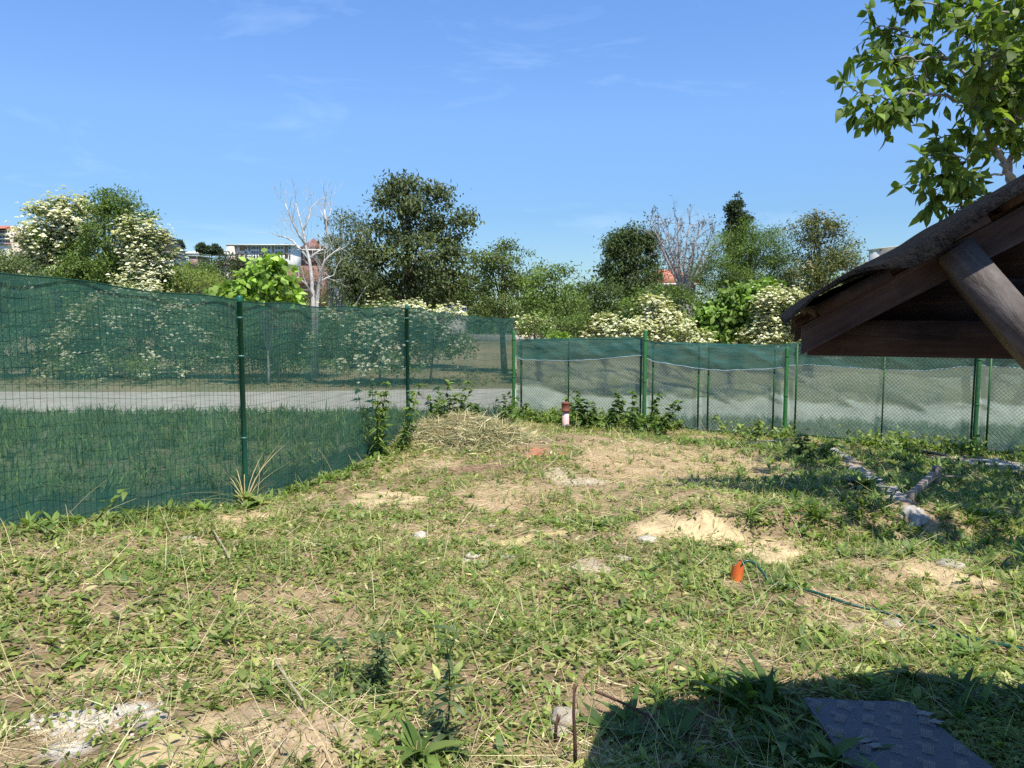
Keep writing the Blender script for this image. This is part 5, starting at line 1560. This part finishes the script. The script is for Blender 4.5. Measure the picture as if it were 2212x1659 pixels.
b.diamonds(np.repeat(pos, 5, 0) + jit(N * 5, .06), nrmz(jit(N * 5) + [0, 0, -.1]), nrmz(jit(N * 5, .4) + [0, -.2, 1]), rng.uniform(.05, .11, N * 5), rng.uniform(.03, .07, N * 5), palette(GREEN + YGREEN[2:3], N * 5, .2))
tagged(b.build('fence_undergrowth', M['leaf']), 'dense green weeds along the foot of the fences and in the tree shade', 'weeds', kind='stuff')
# long thin seed stalks
b = MB(); p = np.concatenate([scatter([(2.2, 5, 9), (5, 12, 4)]), (along(rng.uniform(1.2, SMAX - 1, 70)) + nrm_f * rng.uniform(.05, .3, 70)[:, None])]); N = len(p)
az = rng.uniform(0, 6.283, N); el = rng.uniform(.35, 1.5, N); d = np.stack([np.cos(az) * np.cos(el), np.sin(az) * np.cos(el), np.sin(el)], -1)
b.strips(onground(p), d, nrmz(jit(N, .4) + [0, 0, 1]), rng.uniform(.18, .5, N), .004, (1, .9, .8, .7, .4), rng.uniform(.1, .6, N), palette(STRAW[:4] + YGREEN[:1], N, .1))
tagged(b.build('seed_stalks', M['straw']), 'long thin dry grass stalks standing over the yard', 'grass', kind='stuff')
# rough grass outside, between the net and the road and on the far verge
n = 52000; y = np.where(rng.random(n) < .7, rng.uniform(4, 18, n), rng.uniform(18, 31, n)); x = rng.uniform(-20, 14, n)
lx = np.interp(y, [-3, FA[1], F1[1], F2[1], F3[1]], [-8.4, FA[0], F1[0], F2[0], F3[0]])
k = (((x < lx - .12) & (y < 17.9)) | (((y > 16.75 - .525 * x + .25) & (x > 0)) & (y < 17.7)) | (y > 23.4)) & (np.abs(x) < .75 * y + 1)
k &= rng.random(n) < np.where(y < 18, .38, .12) + np.where(y < 18, .6, .25) * ss(fbm(x * .7, y * .7, 171, 4), .36, .58)
p = np.stack([x[k], y[k]], -1); b = MB()
nearf = p[:, 1] < 18
rosettes(b, onground(p[nearf]), 6, 11, .07, .30, .075, DARK + MID + GREEN[:2], .3, 1.5, (.6, 1, .6, .05))
rosettes(b, onground(p[~nearf]), 4, 7, .10, .25, .12, OLIVE + STRAW[4:], .4, 1.2, (1, .9, .05))
tagged(b.build('verge_grass', M['leaf']), 'rough grass outside the fences on both sides of the road', 'grass', kind='stuff')

# heap of pulled grass by the second post
hc = G(985, 985); hc = np.array([-.75, 11.2, float(g(-.75, 11.2))])
t = root('grass_heap', hc, 'heap of pulled and drying grass at the foot of the second net post', 'heap')
aa = np.linspace(0, 2 * math.pi, 28); rows_ = []
for r_ in np.linspace(0, 1, 10):
    x = hc[0] + .95 * r_ * np.cos(aa); y = hc[1] + .7 * r_ * np.sin(aa)
    rows_.append(np.stack([x, y, g(x, y) + .16 * (1 - r_ ** 2) + .22 * (vnoise(x * 5, y * 5, 4) - .5) * (1 - r_) - .02 * r_], -1))
b = MB(); b.grid(np.array(rows_), np.full((10, 28, 3), (.20, .17, .09))); b.build('heap_core', M['soil'], t, smooth=True)
N = 7500; rr = np.sqrt(rng.random(N)) * 1.05 + np.abs(rng.normal(0, .16, N)); a_ = rng.uniform(0, 6.283, N)
x = hc[0] + .95 * rr * np.cos(a_); y = hc[1] + .7 * rr * np.sin(a_)
pos = np.stack([x, y, g(x, y) + .15 * np.clip(1 - rr ** 2, 0, 1) + .22 * (vnoise(x * 5, y * 5, 4) - .5) * np.clip(1 - rr, 0, 1) + .012], -1)
az = rng.uniform(0, 6.283, N); el = rng.normal(.05, .35, N)
d = np.stack([np.cos(az) * np.cos(el), np.sin(az) * np.cos(el) * .7, np.sin(el)], -1)
b = MB(); b.strips(pos, d, nrmz(jit(N, .5) + [0, -.3, 1]), rng.uniform(.06, .26, N), rng.uniform(.003, .012, N), (1, 1, .7, .2), rng.uniform(-.2, .5, N), palette(STRAW + [(.24, .25, .12), (.17, .20, .09), (.30, .29, .15)] * 2, N, .2))
b.build('pulled_grass', M['straw'], t, kind='stuff')

# rubble and clods in the foreground
def chips(name, px, py, rx_, ry_, n, s0, s1, mat, label, cat, flat=.5):
    b = MB(); c = G(px, py); e = G(px + rx_, py); f_ = G(px, py - ry_)
    for i in range(n):
        r_ = abs(rng.normal(0, .62)); a_ = rng.uniform(0, 6.283)
        x = c[0] + (e[0] - c[0]) * r_ * math.cos(a_) * 1.0; y = c[1] + (f_[1] - c[1]) * r_ * math.sin(a_)
        s_ = rng.uniform(s0, s1); q_ = np.array([[-1, -1, -1], [1, -1, -1], [1, 1, -1], [-1, 1, -1], [-.6, -.6, 1], [.7, -.5, 1], [.5, .7, 1], [-.6, .6, 1]]) * s_ * np.array([1, rng.uniform(.6, 1), flat])
        q_ = q_ + rng.normal(0, s_ * .22, (8, 3)); w_ = rng.uniform(0, 6.28); ca, sa = math.cos(w_), math.sin(w_)
        q_ = np.stack([q_[:, 0] * ca - q_[:, 1] * sa, q_[:, 0] * sa + q_[:, 1] * ca, q_[:, 2]], -1)
        b.add(q_ + [x, y, float(g(x, y)) + s_ * flat * .3], [[4, 5, 6, 7], [0, 1, 5, 4], [1, 2, 6, 5], [2, 3, 7, 6], [3, 0, 4, 7]])
    return tagged(b.build(name, M[mat]), label, cat, kind='stuff')
M['clod'] = solid('dry_clod', (.26, .19, .11), (.46, .36, .23), 12, .95, .5, .1)
chips('white_rubble', 180, 1560, 110, 34, 330, .005, .017, 'white_stone', 'patch of white chippings in the lower left foreground', 'rubble')
chips('soil_clods', 690, 1595, 170, 45, 360, .008, .032, 'clod', 'crumbly brown soil clods in the foreground below centre', 'soil', .7)
chips('soil_crumbs', 1560, 1180, 260, 40, 260, .006, .02, 'clod', 'pale crumbs of earth on the sandy bank', 'soil')

# ------------------------------------------------------------------ single plants
def weed(name, label, px, py, n, L0, L1, wr, pal, stem=0, e0=.35, e1=1.25, group=None, Y=None, prof=(.2, .75, 1.0, .85, .45, .03), cat='weed', leaves_up=0, lean=(0, 0), nst=1, sp=.08, cen_sp=0):
    q_ = G(px, py) if Y is None else np.array([P(px, py, Y)[0], Y, float(g(P(px, py, Y)[0], Y))])
    t = root(name, q_, label, cat, group)
    b = MB()
    if n:
        m_ = max(1, int(n / 9)) if cen_sp else 1
        cc = q_ + np.stack([rng.normal(0, cen_sp, m_), rng.normal(0, cen_sp, m_), np.zeros(m_)], -1)
        cc[:, 2] = g(cc[:, 0], cc[:, 1])
        rosettes(b, cc, int(n / m_), int(n / m_) + 2, L0, L1, wr, pal, e0, e1, prof, .35, (.3, 1.1))
    if stem:
        s_ = MB()
        for k in range(nst):
            o = np.array([rng.normal(0, sp), rng.normal(0, sp), 0]) if nst > 1 else np.zeros(3)
            h = stem * rng.uniform(.65, 1.0) if nst > 1 else stem
            tip = q_ + o * 2.2 + np.array([lean[0] * h, lean[1] * h, h])
            m = 9; tt = np.linspace(0, 1, m)[:, None]
            pth = (q_ + o) * (1 - tt) + tip * tt + np.stack([.04 * h * np.sin(tt[:, 0] * 3 + k), 0 * tt[:, 0], 0 * tt[:, 0]], -1)
            s_.tube(pth, np.linspace(.006, .002, m) * (1 if stem < .9 else 1.3), 5, (.10, .15, .05))
            for i in range(1, m):
                nl = max(1, int(leaves_up / m + .5))
                c_ = np.repeat(pth[i][None], nl, 0) + rng.normal(0, .012, (nl, 3)); az = rng.uniform(0, 6.283, nl); el = rng.uniform(-.1, .8, nl)
                d_ = np.stack([np.cos(az) * np.cos(el), np.sin(az) * np.cos(el), np.sin(el)], -1)
                b.strips(c_, d_, np.stack([0 * az, 0 * az, 1 + 0 * az], -1) + rng.normal(0, .3, (nl, 3)), rng.uniform(L0, L1, nl) * (1.1 - .5 * i / m), rng.uniform(L0, L1, nl) * wr, prof, rng.uniform(.2, .9, nl), palette(pal, nl, .15), .2)
        s_.build('stem', M['leaf'], t)
    b.build('foliage', M['leaf'], t)
    return t
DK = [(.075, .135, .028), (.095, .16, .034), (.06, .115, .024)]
GY = [(.10, .145, .055), (.12, .165, .065), (.085, .125, .045)]
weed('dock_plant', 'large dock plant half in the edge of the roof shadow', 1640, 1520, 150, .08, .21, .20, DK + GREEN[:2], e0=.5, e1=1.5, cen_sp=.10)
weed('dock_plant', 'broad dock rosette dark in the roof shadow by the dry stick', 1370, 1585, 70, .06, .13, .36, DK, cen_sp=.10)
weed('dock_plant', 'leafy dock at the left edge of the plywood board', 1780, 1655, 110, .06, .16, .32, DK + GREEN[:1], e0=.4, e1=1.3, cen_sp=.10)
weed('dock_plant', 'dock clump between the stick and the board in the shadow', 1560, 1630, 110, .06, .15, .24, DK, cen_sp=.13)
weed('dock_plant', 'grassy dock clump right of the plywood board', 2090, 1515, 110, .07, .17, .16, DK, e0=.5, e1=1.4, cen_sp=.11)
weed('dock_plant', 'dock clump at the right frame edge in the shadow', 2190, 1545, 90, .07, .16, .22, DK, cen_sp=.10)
weed('thistle', 'tall grey green thistle in the centre foreground', 962, 1618, 40, .05, .13, .22, GY, stem=.50, leaves_up=44, cen_sp=.06)
weed('thistle', 'smaller leafy thistle left of the tall one', 800, 1480, 50, .05, .12, .22, GY, stem=.30, leaves_up=40, nst=3, sp=.06, cen_sp=.07)
weed('burdock', 'flat round burdock leaves left of the thistles', 705, 1512, 8, .10, .17, .62, [(.15, .22, .055), (.18, .25, .07)], e0=.1, e1=.7, prof=(.25, .75, .98, 1.0, .9, .65, .35, .04))
weed('plantain', 'upright plantain leaves at the bottom edge left of the thistle', 905, 1640, 20, .09, .2, .26, GREEN)
weed('plantain', 'bright plantain tuft beside the white chippings', 460, 1600, 18, .07, .17, .2, YGREEN[:3] + GREEN)
weed('plantain', 'leafy tuft in front of the garden hose bend', 1690, 1255, 30, .07, .17, .25, GREEN)
weed('plantain', 'green tuft above the sandy bank right of centre', 1620, 1120, 30, .08, .2, .10, GREEN, e0=.6, e1=1.4)
weed('plantain', 'green tuft left end of the sandy bank', 1290, 1140, 34, .07, .18, .2, GREEN + DK)
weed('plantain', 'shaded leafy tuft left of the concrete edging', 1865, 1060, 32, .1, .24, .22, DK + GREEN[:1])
weed('plantain', 'long leaved tuft at the edge of the tree shade', 1765, 1125, 34, .1, .24, .12, GREEN, e0=.6, e1=1.4)
weed('plantain', 'broad tuft left of the orange pipe', 1400, 1240, 30, .07, .17, .22, GREEN + DK)
weed('plantain', 'tuft right below the garden hose end', 2100, 1425, 28, .08, .2, .18, GREEN)
# tall plants against the fences
weed('tall_weed', 'tall leafy weed against the net left of the second post', 818, 985, 12, .08, .18, .3, GREEN + FRESH[:1], stem=1.02, leaves_up=90, nst=7, sp=.13, Y=10.3)
weed('tall_weed', 'bushy leafy weed just right of the second net post', 935, 948, 14, .08, .18, .34, GREEN + FRESH[:1], stem=.80, leaves_up=80, nst=8, sp=.17, Y=11.9)
weed('tall_weed', 'dark leaved weed with pale seed heads against the net end', 1030, 940, 14, .08, .18, .45, DK + GREEN[:1], stem=.62, leaves_up=70, nst=8, sp=.22, Y=13.2)
weed('tall_weed', 'thin dark weed in front of the fence corner post', 1100, 935, 8, .08, .17, .4, DK, stem=.72, leaves_up=40, nst=4, sp=.10, Y=14.8)
weed('tall_weed', 'dark bramble rising in front of the first chain link panel', 1288, 930, 16, .08, .17, .55, DK + GREEN[:1], stem=.78, leaves_up=80, nst=8, sp=.16, Y=14.6)
weed('tall_weed', 'bramble shoot around the thick green post of the low fence', 1385, 930, 14, .09, .18, .55, DK + GREEN[:1], stem=.80, leaves_up=60, nst=6, sp=.18, Y=14.3)
weed('tall_weed', 'yellow green leafy plant at the third post of the low fence', 1625, 955, 16, .08, .16, .5, FRESH + YGREEN[:1], stem=.42, leaves_up=40, nst=5, sp=.16, Y=13.3)
weed('tall_weed', 'light grey green plant at the edge of the tree shade below the fence', 1745, 985, 26, .08, .18, .5, FRESH + GY, stem=.36, leaves_up=40, nst=6, sp=.2, Y=11.2)
weed('tall_grass', 'tall dry seeding grass beside the first net post', 530, 1085, 34, .25, .62, .016, STRAW[:3] + YGREEN[:2], e0=.9, e1=1.5, Y=7.35, prof=(1, .9, .7, .8, .5, .1), cat='grass')
weed('plantain', 'bright toothed leaves at the foot of the first net post', 556, 1082, 16, .09, .2, .4, FRESH + YGREEN[:1], e0=.5, e1=1.4, Y=7.3)
weed('plantain', 'leafy weeds at the net foot left of the first post', 440, 1108, 24, .06, .15, .4, GREEN + FRESH[:1])
weed('tall_weed', 'low weed with flat leaf against the net near the left edge', 150, 1130, 16, .06, .16, .4, GREEN + FRESH[:1], stem=.3, leaves_up=10, nst=3, sp=.2)
weed('tall_weed', 'thin stalk with few leaves before the net right of the first post', 668, 1055, 6, .05, .12, .25, GREEN + GY, stem=.5, leaves_up=8)
